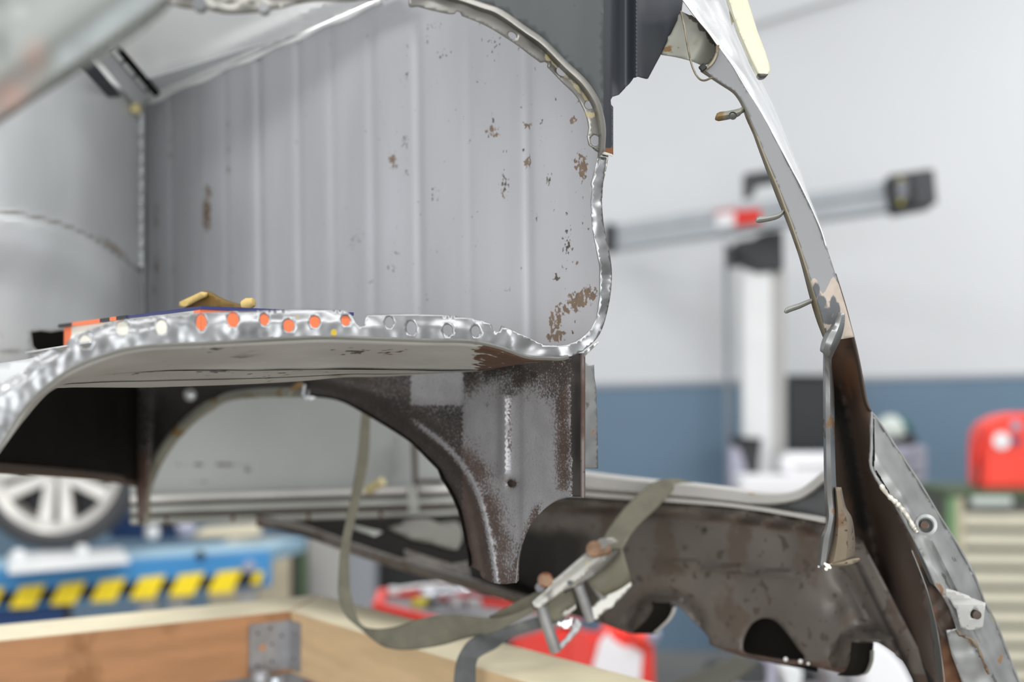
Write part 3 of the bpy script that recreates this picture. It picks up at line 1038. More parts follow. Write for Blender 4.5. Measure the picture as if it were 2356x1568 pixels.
# clips on top of the arch
tube('clip', [at(668, 908, 1.66), at(676, 893, 1.655), at(688, 886, 1.65), at(697, 884, 1.65)], .004, mt['olive'], shell, n=6)
tube('clip', [at(701, 884, 1.65), at(697, 910, 1.65)], .0035, mt['bright'], shell, n=6)
lathe('rivet', [(0, -.006), (.006, -.005), (.009, 0), (.004, .003), (0, .003)], mt['bright'], at(437, 908, 1.80), (.1, -1, .0), shell, n=12)
lathe('rivet', [(0, -.004), (.005, -.003), (.007, 0), (0, .002)], mt['bright'], at(713, 910, 1.66), (.1, -1, .0), shell, n=12)
# vertical side strip with cut edge
SS = [(1341, 818), (1344, 831), (1356, 839), (1367, 839), (1368, 867), (1372, 892), (1375, 969), (1376, 1077), (1341, 1077)]
sheet('side_strip', SS, lambda x, y: 1.232 + .0004 * (x - 1341), mt['plate'], shell, step=7, push=lambda x, y: .003 * mnoise.noise((x * .03, y * .03, 8)),
      wear_shade=lambda x, y: (1.0 * gauss(x, 1364, 5) * gauss(y, 992, 12) + .5 * gauss(x, 1348, 5) * gauss(y, 900, 40), .5 * gauss(x, 1350, 8) * gauss(y, 930, 20), 0))
sheet('cut_sliver', [(1343, 822), (1345, 808), (1370, 789), (1377, 785), (1374, 792)], lambda x, y: 1.21, mt['skin'], shell, step=8)
tube('panel_hem', [at(1341, y, 1.213) for y in (812, 900, 1000, 1077, 1142)], .0022, mt['darkrust'], shell, n=8)

# --- dark inner liner at left
sheet('wheel_liner', [(-60, 885), (330, 885), (334, 1000), (322, 1100), (312, 1106), (200, 1088), (100, 1078), (-60, 1068)], lambda x, y: DL(x, y) + .0, mt['black'], shell, step=16,
      push=lambda x, y: .03 * sst(x, 268, 296) + .01 * gauss(x, 230, 40))  # near-black takes in both dark paint and shade
tube('liner_hem', [at(x, y, DL(x, y) - .006) for x, y in cr([(-60, 1072), (100, 1083), (200, 1092), (270, 1101), (314, 1110)], 5)], .006, mt['brown'], shell, n=8)
sheet('liner_corner', [(284, 886), (344, 886), (352, 960), (343, 1080), (330, 1205), (318, 1205), (312, 1100), (290, 1040)], lambda x, y: 2.03 - .0006 * (x - 284), mt['darkrust'], shell, step=14,
      wear_shade=lambda x, y: (.5, .72 * (1 - sst(y, 1000, 1100)), 0))

# --- through the arch: inner panel of the other side with its sill
DI = plane3((350, 1000, 2.32), (350, 1200, 2.30), (1050, 1050, 2.62))


def inner_wear(x, y):
    g = .60 * gauss(y - (1070 + 12 * math.sin(x * .01)), 8, 5) * sst(x, 385, 410) * (1 - sst(x, 560, 620)) + .62 * gauss(x, 570, 22) * gauss(y, 1078, 9) + .5 * gauss(x, 470, 40) * gauss(y, 1106, 5)
    g = max(g, .5 * gauss(x, 543, 8) * gauss(y, 1047, 8), .45 * gauss(x, 575, 8) * gauss(y, 975, 10), .4 * gauss(x, 640, 90) * gauss(y, 1100, 4))
    return (0, g, 0)


sheet('far_inner_panel', [(300, 880), (1130, 880), (1130, 1120), (300, 1150)], DI, mt['innerpanel'], shell, step=13, wear_shade=inner_wear)


def rail(name, pts, hw, mat, dy=0.0, th=.02, par=None):
    top, bot = [], []
    rows_ = []
    for (x, y) in pts:
        Y = DI(x, y) + dy
        rows_.append([at(x, y - hw, Y + th * .6), at(x, y - hw * .7, Y), at(x, y + hw * .2, Y - th * .3), at(x, y + hw * .8, Y), at(x, y + hw, Y + th * .6)])
    return loft(name, rows_, mat, par or shell, thick=.001)


zs = CAMZ + .42
obj('unseen_shade_panel', [(-.62, 2.05, zs), (.10, 1.30, zs), (.13, 2.75, zs), (-1.0, 2.75, zs)], [(0, 1, 2, 3)], mt['primer_soft'], shell)  # unseen panel added to shade the far inner panel
solid(bpy.data.objects['unseen_shade_panel'], .002)
XR = [300, 450, 600, 750, 900, 1000, 1060]
rail('sill_rail', [(x, 1148 - (x - 350) * .032) for x in XR], 9, mt['rail'], -.05)
rail('sill_gap', [(x, 1161 - (x - 350) * .032) for x in XR], 6, mt['black'], -.02)
rail('sill_rail', [(x, 1173 - (x - 350) * .030) for x in XR], 10, mt['sill'], -.06)
rail('sill_gap', [(x, 1187 - (x - 350) * .028) for x in XR], 6, mt['brown'], -.03)
rail('sill_rail', [(x, 1198 - (x - 350) * .026) for x in XR], 7, mt['sill'], -.07)
for x in (383, 536, 710, 876):
    y = 1198 - (x - 350) * .026
    hexa('sill_clip', [at(x - 4, y + 9, 2.2), at(x + 4, y + 9, 2.2), at(x + 4, y - 8, 2.2), at(x - 4, y - 8, 2.2), at(x - 4, y + 9, 2.23), at(x + 4, y + 9, 2.23), at(x + 4, y - 8, 2.23), at(x - 4, y - 8, 2.23)], mt['brown'], shell)
# door gap behind
bar('door_gap', (951, 985), (956, 1140), 6, 5, 2.5, 2.5, .02, mt['brown'], shell)
bar('door_gap', (962, 1108), (1020, 1108), 5, 4, 2.5, 2.5, .02, mt['brown'], shell)
bar('door_edge', (946, 1118), (952, 1178), 11, 11, 2.44, 2.44, .02, mt['sill'], shell)
bar('door_gap', (913, 1000), (914, 1090), 4, 4, 2.52, 2.52, .01, mt['sill'], shell)
tube('wire_stub', [at(847, 1128, 2.35), at(858, 1120, 2.34), at(880, 1107, 2.33)], .008, mt['sealant'], shell, n=8)
# chassis floor of the far side: dark triangle with a brown edge member
DK = plane3((600, 1200, 2.22), (1220, 1385, 1.80), (1050, 1190, 2.3))
sheet('far_floor', [(590, 1200), (760, 1194), (1100, 1180), (1240, 1180), (1240, 1400), (1150, 1368), (900, 1285), (700, 1232)], DK, mt['black'], shell, step=20)  # near-black stands in for shade from the shell above
sheet('floor_patch', cr([(893, 1214), (925, 1206), (930, 1196), (985, 1192), (1010, 1203), (1050, 1198), (1064, 1225), (1052, 1262), (1010, 1254), (985, 1246), (950, 1242), (930, 1230)], 2, True), lambda x, y: DK(x, y) - .012, mt['floorpatch'], shell, step=16)
sheet('floor_patch', [(800, 1204), (880, 1222), (862, 1232), (820, 1218)], lambda x, y: DK(x, y) - .01, mt['sill'], shell, step=16)
sheet('floor_patch', [(930, 1262), (1040, 1296), (1075, 1290), (1085, 1330), (1000, 1310), (930, 1290)], lambda x, y: DK(x, y) - .012, mt['farpanel'], shell, step=16)
ed = cr([(590, 1197), (650, 1207), (720, 1226), (790, 1252), (880, 1283), (960, 1307), (1060, 1335), (1150, 1362), (1230, 1386)], 5)
rows = []
for (x, y) in ed:
    Y = DK(x, y)
    rows.append([at(x, y - 13, Y - .005), at(x, y - 7, Y - .03), at(x, y + 3, Y - .035), at(x, y + 12, Y - .02), at(x, y + 14, Y + .01)])
o = loft('floor_edge_member', rows, mt['farpanel'], shell, thick=.001)

# --- far side valance (brown) with its pale rail

RAILT = cr([(1330, 1086), (1400, 1095), (1502, 1106), (1594, 1114), (1681, 1124), (1732, 1132), (1795, 1135), (1839, 1127), (1867, 1109), (1890, 1090), (1910, 1076)], 6)
RAILB = cr([(1330, 1128), (1400, 1134), (1502, 1142), (1594, 1149), (1681, 1158), (1732, 1163), (1785, 1161), (1834, 1152), (1868, 1134), (1890, 1116), (1910, 1100)], 6)
rows = []
for t, dd in ((-.12, .03), (0, .0), (.12, -.012), (.75, -.014), (.95, -.004), (1.05, .01)):
    rows.append([at(x, y, DV(1200, 1200) * 0 + DV(x, 1200) + dd) for (x, y) in bl(RAILT, RAILB, t)])
o = loft('valance_rail', rows, mt['rail'], shell, thick=.001)
loft_wear_shade(o, lambda x, y: (.6 * gauss(x, 1720, 45) * gauss(y, 1137, 5), .5 * gauss(y - np.interp(x, [p[0] for p in RAILB], [p[1] for p in RAILB]), 0, 4), 0))  # dark crease shade painted along the rail's lower line
sheet('rail_web', [(1650, 1156), (1732, 1163), (1785, 1160), (1834, 1152), (1870, 1132), (1910, 1098), (1912, 1205), (1760, 1172)], lambda x, y: DV(x, 1200) + .012, mt['arcgrey'], shell, step=14)
ridge = cr([(1300, 1132), (1400, 1139), (1502, 1145), (1553, 1149), (1655, 1157), (1757, 1170), (1859, 1188), (1915, 1200)], 5)
rows = []
for (x, y) in ridge:
    Y = DV(x, 1200)
    rows.append([at(x, y - 6, Y - .004), at(x, y - 2, Y - .014), at(x, y + 5, Y - .014), at(x, y + 9, Y + .0)])
loft('valance_ridge', rows, mt['rail'], shell, thick=.001)
VAL = [(1150, 1135), (1400, 1142), (1553, 1152), (1757, 1174), (1915, 1204), (1976, 1232), (2012, 1300), (2060, 1392), (2110, 1485), (2160, 1600), (2105, 1590)] + cr([(2098, 1562), (2075, 1520), (2049, 1497), (2019, 1478), (2006, 1478)], 4) \
    + cr([(2004, 1500), (2002, 1522), (1991, 1546), (1973, 1553)], 4) + [(1935, 1548), (1866, 1531), (1800, 1527), (1715, 1508), (1669, 1497), (1633, 1482), (1631, 1466)] \
    + cr([(1628, 1462), (1605, 1436), (1580, 1408), (1560, 1391), (1545, 1386)], 4) + cr([(1548, 1400), (1539, 1421), (1523, 1438), (1503, 1456)], 3) + [(1460, 1457), (1427, 1449), (1370, 1428), (1240, 1392), (1150, 1365)]
ARCR = cr([(1440, 1378), (1480, 1358), (1520, 1350), (1560, 1362), (1600, 1398), (1640, 1450)], 6)


def val_push(px, py):
    v = .012 * gauss(py - np.interp(px, [p[0] for p in ridge], [p[1] for p in ridge]), 16, 9)
    v -= .010 * gauss(py - np.interp(px, [p[0] for p in ridge], [p[1] for p in ridge]), 34, 9)
    v += .012 * gauss(py - (1178 + .0 + .00038 * (px - 1500) ** 2 * .2 + (px - 1522) * .11), 0, 6)
    v += .010 * gauss(py - (1290 + (px - 1500) * .10), 0, 8) * sst(px, 1480, 1560) * (1 - sst(px, 1800, 1880))
    # rim round the cut-outs
    for (cx_, cy_, R_) in ((1530, 1440, 80), (2000, 1520, 80)):
        d = math.hypot((px - cx_) * .9, py - cy_)
        v += .012 * gauss(d, R_ - 8, 9) * sst(cy_ + 20 - py, 0, 20) * -1 + .008 * gauss(d, R_ - 30, 12) * sst(cy_ + 20 - py, 0, 20)
    v -= .02 * gauss((px - 1985) * .8 - (py - 1400) * .42, 0, 18) * sst(py, 1270, 1330)
    v -= .01 * gauss(px, 1925, 18) * gauss(py, 1390, 22)
    v -= .05 * sst(1290 - px, 0, 120)
    return v + .006 * mnoise.noise((px * .008, py * .008, 6))


def val_wear_shade(px, py):  # rust, with dark creases and ridge highlights painted in
    yr = np.interp(px, [p[0] for p in ridge], [p[1] for p in ridge])
    g = .55 * gauss(py - yr, 12, 9) + .75 * sst(1480 - px, 0, 190) * sst(py, 1160, 1250) + .65 * gauss(px - 1985 - (py - 1320) * .48, 0, 16) * sst(py, 1240, 1300)
    g = max(g, .8 * gauss(px, 1620, 12) * gauss(py, 1220, 14), .7 * gauss(px, 1470, 16) * gauss(py, 1330, 16))
    g = max(g, .56 * gauss(py - (1300 + (px - 1500) * .09), 0, 5) * sst(px, 1540, 1600) * (1 - sst(px, 1790, 1830)))
    r = .62 * gauss(py - yr, 38, 14) + .7 * sst(py, 1470 + (px - 1640) * .16, 1490 + (px - 1640) * .16) * sst(px, 1600, 1640) + .6 * sst(px, 2010, 2060) * .8
    r = max(r, .7 * gauss(px - 1768 - (py - 1370) * .4, 0, 9) * gauss(py, 1370, 26), .6 * gauss(px, 1925, 16) * gauss(py, 1392, 20))
    b = .52 * gauss(py - yr, 24, 5) + .45 * gauss(py - yr, 50, 7) * sst(px, 1700, 1780)
    return (min(1, r), min(1, g), min(1, b))


HB = cr([(1712, 1500), (1708, 1478), (1717, 1452), (1733, 1431), (1758, 1421), (1784, 1428), (1809, 1454), (1835, 1490), (1850, 1515), (1800, 1516), (1750, 1508)], 4, True)
sheet('valance_panel', VAL, DV, mt['farpanel'], shell, holes=[HB], step=11, push=val_push, wear_shade=val_wear_shade, thick=.002)
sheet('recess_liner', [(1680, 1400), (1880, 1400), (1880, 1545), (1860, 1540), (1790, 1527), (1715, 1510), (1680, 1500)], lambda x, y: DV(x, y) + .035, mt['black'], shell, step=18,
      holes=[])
for x, y, r in ((1807, 1515, 7), (1841, 1520, 7), (1859, 1525, 5)):
    lathe('rivet', [(0, -.002), (r * .00028, -.001), (r * .00034, .002), (0, .003)], mt['rail'], at(x, y, DV(x, y) - .004), (0, -1, 0), shell, n=12)
# rolled inside of the cut-outs
for nm, pts in (('cutout_return', [(1545, 1386), (1549, 1400), (1539, 1421), (1523, 1438), (1503, 1456)]), ('cutout_return', [(2006, 1478), (2004, 1500), (2002, 1522), (1991, 1546), (1973, 1553)])):
    P = cr(pts, 5)
    rows = []
    for (x, y) in P:
        Y = DV(x, y)
        rows.append([at(x - 46, y - 2, Y - .016), at(x - 28, y, Y - .012), at(x - 8, y, Y - .004), at(x, y, Y + .0), at(x + 3, y, Y + .014)])
    o = loft(nm, rows, mt['black'], shell, thick=.0015)
    rows = [[at(x - 2, y, DV(x, y) - .006), at(x + 5, y - 1, DV(x, y) - .008), at(x + 6, y, DV(x, y) + .006)] for (x, y) in P[4:]]
    loft('cutout_edge', rows, mt['rail'] if nm == 'cutout_return' and pts[0][0] < 1600 else mt['olive'], shell, thick=.001)

# --- right-hand curved pillar


def DP(px, py):
    return 1.25 - .00006 * py + .00000005 * py * py


GL = cr([(1649, 104), (1648, 122), (1636, 144), (1620, 160)], 4) + cr([(1641, 178), (1664, 193), (1688, 208), (1702, 224), (1712, 242), (1724, 268), (1744, 318), (1764, 369), (1782, 408), (1802, 463), (1815, 496), (1833, 547), (1851, 601), (1863, 639),
      (1873, 670), (1888, 718), (1898, 758), (1905, 785)], 5)
GR = cr([(1965, 775), (1958, 750), (1944, 700), (1922, 629), (1902, 568), (1884, 517), (1863, 468), (1843, 428), (1822, 389), (1799, 346), (1774, 300), (1746, 250), (1713, 199), (1683, 148), (1649, 102)], 5)


def grey_wear(px, py):
    e = 650 + 14 * math.sin(px * .16) + 10 * math.sin(px * .07 + 1)
    r = .95 * sst(py, e - 6, e + 6)
    g = .0
    for cx_, cy_, rx, ry in ((1878, 668, 8, 16), (1890, 695, 12, 16), (1900, 725, 14, 18), (1917, 700, 8, 22), (1925, 715, 8, 22), (1908, 738, 12, 8), (1895, 762, 8, 7)):
        d = math.hypot((px - cx_) / rx, (py - cy_) / ry)
        g = max(g, 1.1 - .55 * d)
    return (r, max(0, g), 0)


sheet('pillar_face', GL + GR, DP, mt['arcgrey'], shell, step=7, wear_shade=grey_wear, push=lambda x, y: .002 * math.sin(y * .01))
# narrow bare edge on its inner side
EL = cr([(1612, 163), (1639, 181), (1662, 196), (1685, 211), (1698, 226), (1708, 244), (1718, 272), (1734, 308), (1743, 333), (1761, 382), (1784, 443), (1797, 476), (1812, 512), (1835, 575), (1848, 619), (1863, 678), (1878, 730), (1895, 775)], 4)
EG = cr([(1620, 160), (1641, 178), (1664, 193), (1688, 208), (1702, 224), (1712, 242), (1724, 268), (1744, 318), (1752, 340), (1768, 380), (1792, 436), (1806, 474), (1820, 510), (1842, 574), (1855, 614), (1873, 670), (1890, 724), (1905, 785)], 4)
rows = []
for t, dd in ((0, .012), (.5, .006), (1, 0)):
    rows.append([at(x, y, DP(x, y) + dd) for (x, y) in bl(EL, EG, t)])
loft('pillar_edge', rows, mt['oliveedge'], shell, thick=.0015)
SKY = cr([(1665, -10), (1703, 74), (1729, 133), (1749, 184), (1772, 230), (1792, 276), (1806, 312), (1825, 360), (1843, 402), (1858, 448), (1879, 499), (1902, 566), (1904, 574)], 5)
SKL = cr([(1560, -14), (1601, 41), (1629, 74), (1649, 102), (1683, 148), (1713, 199), (1746, 250), (1774, 300), (1799, 346), (1822, 389), (1845, 432), (1886, 520), (1902, 572)], 5)
rows = []
for t, dd in ((0, 0), (.15, .004), (.5, .03), (.8, .075), (1, .14)):
    rows.append([at(x, y, DP(x, y) + dd + .002 * mnoise.noise((x * .03, y * .02, 3))) for (x, y) in bl(SKL, SKY, t)])
loft('outer_skin', rows, mt['skin'], shell, thick=.0012)
# stained gusset between bracket and pillar, with hem and wire
GUS = [(1568, 26), (1601, 42), (1629, 75), (1649, 103)] + cr([(1649, 104), (1648, 122), (1636, 144), (1616, 152)], 3) + cr([(1612, 149), (1588, 139), (1555, 130), (1521, 125)], 3)
sheet('gusset', GUS, lambda x, y: 1.275, mt['olive'], shell, step=8, push=lambda x, y: .01 * gauss(x - 1520 - (150 - y) * .6, 60, 40),
      wear_shade=lambda x, y: (.72 * gauss(y, 112, 18) * gauss(x, 1550, 26), .9 * sst(x - 1575 - (y - 30) * .9, -10, 10), 0))
tube('gusset_hem', [at(x, y, 1.238) for x, y in cr([(1651, 104), (1649, 124), (1637, 146), (1618, 162)], 5)], .0016, mt['oliveedge'], shell, n=6)
tube('hem_end', [at(1622, 151, 1.235), at(1612, 160, 1.235)], .003, mt['rubber'], shell, n=6)
tube('loose_wire', [at(x, y, 1.23 - .0002 * abs(x - 1600)) for x, y in cr([(1566, 25), (1574, 60), (1583, 110), (1592, 150), (1605, 177), (1620, 185), (1641, 177)], 6)], .0009, mt['wirem'], shell, n=6)
# bent tabs
for pts, w in (([(1714, 248), (1706, 252), (1698, 258), (1675, 264), (1647, 268)], 12), ([(1803, 484), (1797, 491), (1786, 497), (1764, 502), (1740, 505)], 8), ([(1868, 690), (1858, 694), (1840, 702), (1822, 708), (1806, 714)], 8)):
    P = cr(pts, 4)
    rows = []
    for i, (x, y) in enumerate(P):
        t = i / (len(P) - 1)
        ww = w * (.75 + .25 * t) * (1 if i < len(P) - 1 else .7)
        Y = DP(pts[0][0], pts[0][1]) + .009 - .022 * t
        rows.append([at(x + ww * .16, y - ww * .9 + 2, Y), at(x, y, Y - .003), at(x - ww * .16, y + ww * .9, Y)])
    o = loft('bent_tab', rows, mt['olive'] if w > 9 else mt['sill'], shell, thick=.0016)
    if w > 9:
        lathe('hole_rim', [(.0022, -.0005), (.0032, -.0012), (.0036, 0)], mt['darkgrey'], at(1686, 266, 1.222), (0, -1, 0), o, n=14)
# cream lid edge
CRM = [(1667, -30), (1711, -30), (1744, 75), (1762, 122)] + cr([(1772, 155), (1771, 166), (1763, 175), (1752, 177), (1746, 172)], 4) + [(1730, 140), (1700, 70)]
o = sheet('lid_edge', CRM, lambda x, y: 1.228, mt['cream'], shell, step=6, thick=.012,
          wear_shade=lambda x, y: (.8 * sst(-(x - 1700) + (y - 70) * .44, -3, 5) * sst(y, 80, 110), .9 * sst(y, 167, 173), 0))

# --- lower right: open box section, plate, foot strip
BRW = [(1908, 770), (1958, 752), (1968, 792), (1980, 848), (1993, 920), (2006, 950), (2003, 1075), (2042, 1135), (2098, 1236), (2130, 1360), (2165, 1610), (2140, 1610), (2090, 1490), (2040, 1400), (1992, 1310), (1955, 1240), (1900, 1210), (1900, 830)]


def DQ(px, py):
    return 1.37 + (DV(px, py) - .004 - 1.37) * sst(py, 950, 1260)


def brw_push(px, py):
    return -.05 * gauss(px - (1945 + (py - 950) * .22), 0, 32) * sst(py, 800, 900) + .01 * mnoise.noise((px * .015, py * .01, 2))


sheet('pillar_inside', BRW, DQ, mt['brown'], shell, step=10, push=brw_push, smooth=60,
      wear_shade=lambda x, y: (.75 * gauss(x, 1955, 22) * gauss(y, 870, 70), .8 * gauss(x - (1935 + (y - 950) * .2), 0, 24) * sst(y, 800, 960) * (1 - sst(y, 1200, 1260)) + 1.0 * gauss(x - (1992 + (y - 1310) * .54), 4, 16) * sst(y, 1220, 1260) + .4 * sst(y, 760, 790) * (1 - sst(y, 810, 850)), 0))  # shade of the crease painted in beside the brown rust
tube('pillar_cut_edge', [at(x, y, 1.30 + .00012 * (y - 750)) for x, y in cr([(1946, 708), (1958, 754), (1968, 792), (1980, 848), (1993, 920), (2004, 946), (2014, 957)], 4)], .0010, mt['bright'], shell, n=6)
rows = []
for (x, y) in cr([(1922, 629), (1944, 700), (1958, 754), (1968, 792), (1980, 848), (1993, 920), (2004, 946)], 4):
    rows.append([at(x, y, DP(x, y) + .001), at(x + 1, y, DP(x, y) + .03), at(x - 6, y, DQ(x, y) + .01)])
loft('pillar_wall', rows, mt['brown'], shell, thick=.001)
# twisted strip at the torn end of the pillar, running down to the tan foot
TW_L = cr([(1930, 718), (1912, 752), (1896, 774), (1888, 804), (1895, 813), (1895, 850), (1896, 1003), (1898, 1131), (1903, 1189), (1899, 1215), (1890, 1236), (1885, 1270), (1882, 1304)], 5)
TW_R = cr([(1943, 722), (1941, 750), (1932, 782), (1916, 815), (1912, 835), (1918, 901), (1919, 1003), (1922, 1105), (1926, 1170), (1922, 1205), (1918, 1240), (1914, 1270), (1908, 1300)], 5)


def DS(px, py):
    return 1.235 + .00012 * max(0, py - 760) - .028 * (1 - sst(py, 790, 850))


rows = []
for t, dd in ((0, .01), (.25, -.002), (.6, -.004), (1, .006)):
    rows.append([at(x, y, DS(x, y) + dd + .003 * math.sin(y * .045)) for (x, y) in bl(TW_L, TW_R, t)])
o = loft('torn_strip', rows, mt['plate'], shell, thick=.0012)
loft_wear_shade(o, lambda x, y: (.7 * gauss(y, 985, 22) + .55 * gauss(x, 1918, 6) * sst(y, 1030, 1080) + .8 * gauss(y, 955, 6) * gauss(x, 1910, 6), .6 * gauss(x, 1899, 6) * gauss(y, 1000, 10) + .35 * gauss(x, 1901, 5) * sst(y, 1140, 1180), .4 * gauss(y, 1040, 30)))
FT_L = cr([(1920, 1120), (1922, 1165), (1918, 1205), (1912, 1240), (1904, 1275), (1896, 1303)], 5)
FT_R = cr([(1934, 1120), (1944, 1165), (1958, 1190), (1964, 1222), (1966, 1255), (1966, 1280)], 5)
rows = []
for t, dd in ((0, .0), (.3, -.008), (.7, -.008), (1, .014)):
    rows.append([at(x, y, DS(x, y) + .004 + dd) for (x, y) in bl(FT_L, FT_R, t)])
loft('tan_foot', rows, mt['tan'], shell, thick=.0014)
sheet('foot_lip', cr([(1905, 1297), (1940, 1290), (1976, 1284), (1974, 1292), (1945, 1301), (1915, 1302)], 3, True), lambda x, y: DS(x, y) - .004, mt['tan'], shell, step=8)
for k in range(5):
    lathe('weld_crumb', [(0, -.0016), (.0015 + .0004 * (k % 3), 0), (0, .0016)], mt['weld'], at(1898 + 4 * k % 13, 1296 + 3 * k, DS(1900, 1300) - .006), (0, -1, .3), shell, n=8)
lathe('weld_crumb', [(0, -.0015), (.0016, 0), (0, .0015)], mt['bright'], at(1884, 1303, DS(1900, 1300) - .002), (0, -1, .3), shell, n=8)

# outer plate
PLO = cr([(2014, 957), (2042, 998), (2088, 1067), (2126, 1126), (2164, 1190), (2200, 1247), (2241, 1321), (2266, 1385), (2292, 1433), (2317, 1497), (2345, 1568), (2362, 1610)], 5)
PLI = [(2235, 1610), (2213, 1568), (2190, 1507), (2177, 1449), (2200, 1446), (2185, 1400), (2166, 1366)] + cr([(2151, 1347), (2126, 1290), (2100, 1238), (2070, 1185), (2042, 1135), (2024, 1112), (2008, 1085)], 4) + [(2006, 1030), (2007, 952)]


def DPL(px, py):
    return 1.30 + .00010 * (py - 950) + .0


def pl_push(px, py):
    i = np.interp(py, [p[1] for p in PLO], [p[0] for p in PLO])
    d = i - px                                   # distance from the outer edge
    return -.03 * sst(60 - d, 0, 60) + .002 * mnoise.noise((px * .03, py * .03, 5)) - .006 * gauss(px - (2120 + (py - 1230) * .52), 8, 7) * sst(py, 1230, 1260)


def pl_wear(px, py):
    r = .8 * gauss(px - (2108 + (py - 1240) * .5), 0, 7) * sst(py, 1330, 1345) * (1 - sst(py, 1370, 1390)) + .62 * gauss(px, 2235, 26) * gauss(py, 1475, 16) + .5 * gauss(px, 2300, 14) * gauss(py, 1520, 40)
    g = .5 * gauss(px, 2195, 12) * gauss(py, 1275, 34) + .85 * gauss(px - (2168 + (py - 1320) * .58), 0, 6) * sst(py, 1305, 1320) * (1 - sst(py, 1355, 1370)) + .6 * gauss(px - (2212 + (py - 1460) * .6), 14, 8) * sst(py, 1450, 1470)
    b = .6 * gauss(px, 2090, 4) * gauss(py, 1118, 5) + .55 * gauss(np.interp(py, [p[1] for p in PLO], [p[0] for p in PLO]) - px, 3, 4)
    return (r, g, b)


sheet('outer_plate', PLO + PLI, DPL, mt['plate'], shell, step=8, push=pl_push, wear_shade=pl_wear, smooth=60)
tube('plate_edge', [at(x, y, DPL(x, y) + .03) for x, y in PLO], .0011, mt['plate'], shell, n=6)
wb_ = cr([(2006, 950), (2005, 985), (2005, 1030), (2004, 1072), (2022, 1108), (2044, 1140), (2066, 1160), (2086, 1185), (2100, 1208), (2110, 1222)], 6)
tube('torn_edge', [at(x, y, DPL(x, y) - .003) for x, y in wb_[:26]], [.0014 + .0010 * abs(mnoise.noise((i * .9, 3, 1))) for i in range(26)], mt['plate'], shell, n=8)
tube('weld_bead', [at(x + 2 * mnoise.noise((x * .1, y * .1, 4)), y, DPL(x, y) - .004) for x, y in wb_[25:]], [.0016 + .0022 * abs(mnoise.noise((i * .6, 7, 1))) for i in range(len(wb_) - 25)], mt['weld'], shell, n=8)
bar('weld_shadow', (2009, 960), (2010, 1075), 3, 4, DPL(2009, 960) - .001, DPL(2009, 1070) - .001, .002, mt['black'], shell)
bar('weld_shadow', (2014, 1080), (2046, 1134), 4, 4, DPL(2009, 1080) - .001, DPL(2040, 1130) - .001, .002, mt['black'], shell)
# rust strip and inner flange beside the plate
sheet('rust_strip', [(2096, 1262), (2112, 1280), (2140, 1340), (2180, 1370), (2222, 1440), (2222, 1452), (2180, 1452), (2190, 1507), (2214, 1570), (2230, 1610), (2172, 1610), (2160, 1450), (2134, 1360)], lambda x, y: DPL(x, y) + .012, mt['brown'], shell, step=8,
      wear_shade=lambda x, y: (.8 * gauss(x, 2145, 12) * gauss(y, 1410, 26) + .8 * sst(y, 1440, 1500), .7 * gauss(y, 1330, 40), 0), push=lambda x, y: .006 * mnoise.noise((x * .04, y * .04, 2)))
tube('flange_cut_edge', [at(x, y, DPL(x, y) + .004) for x, y in cr([(2098, 1266), (2112, 1300), (2134, 1360), (2150, 1420), (2160, 1470), (2170, 1540), (2176, 1600)], 4)], .0006, mt['plate'], shell, n=6)
# bush and bracket
bush = lathe('bush', [(.003, -.002), (.0035, -.006), (.0065, -.007), (.0068, 0), (.0062, .004)], mt['plate'], at(2130, 1208, DPL(2130, 1208) - .004), (-.25, -1, .1), shell, n=20)
lathe('bush_bore', [(0, -.003), (.0036, -.0035), (.0036, .002), (0, .002)], mt['brown'], at(2127, 1207, DPL(2130, 1208) - .006), (-.25, -1, .1), bush, n=14)
lathe('bush_ring', [(.0072, -.001), (.0096, -.003), (.0100, .001), (.0072, .002)], mt['plate'], at(2131, 1207, DPL(2130, 1208) - .003), (-.25, -1, .1), bush, n=20)
bk = sheet('lug_bracket', [(2163, 1362), (2172, 1352), (2192, 1358), (2268, 1386), (2262, 1442), (2246, 1447), (2232, 1450), (2210, 1443), (2200, 1400), (2185, 1378)], lambda x, y: DPL(x, y) - .014 - .0001 * (x - 2200), mt['lug'], shell,
           holes=[circle(2242, 1411, 9, 12, 14, .4)], step=7, push=lambda x, y: -.012 * sst(1392 - y, 0, 16), thick=.003)
lathe('lug_hole', [(.0038, -.002), (.0040, .008), (0, .009)], mt['brown'], at(2242, 1411, DPL(2242, 1411) - .012), (0, -1, 0), bk, n=14)
tube('bracket_weld', [at(x, y, DPL(x, y) - .008) for x, y in cr([(2200, 1450), (2215, 1462), (2235, 1470), (2250, 1490), (2262, 1520), (2275, 1550)], 5)], [.0010 + .0022 * abs(mnoise.noise((i * .8, 2, 5))) for i in range(26)], mt['tan'], shell, n=8)

# --- near fender edge, out of focus at the top left
FEN = [(-80, -80), (430, -80)] + cr([(418, -14), (390, 14), (345, 55), (290, 97), (235, 134), (180, 166), (130, 198), (80, 230), (30, 264), (-20, 296), (-80, 330)], 4)


def fen_push(px, py):
    d = (px + py * 1.42 - 405) / 1.75            # signed distance to the edge
    return -.008 * sst(d, -14, 0) + .012 * gauss(d, -110, 60)


def fen_wear(px, py):
    d = (px + py * 1.42 - 405) / 1.75
    r = .62 * gauss(px, 20, 60) * gauss(py, 225, 60) + .5 * gauss(px, 80, 40) * gauss(py, 130, 50)
    g = .75 * gauss(px, 0, 32) * gauss(py, 100, 50) + .7 * gauss(px, 0, 20) * gauss(py, 0, 22)
    b = .62 * gauss(d, -50, 30) * sst(px, 90, 150) + .5 * gauss(px, 45, 26) * gauss(py, 28, 20)
    return (r, g, b)


sheet('fender_edge', FEN, lambda x, y: .70, mt['fender'], shell, step=14, push=fen_push, wear_shade=fen_wear, thick=.003)

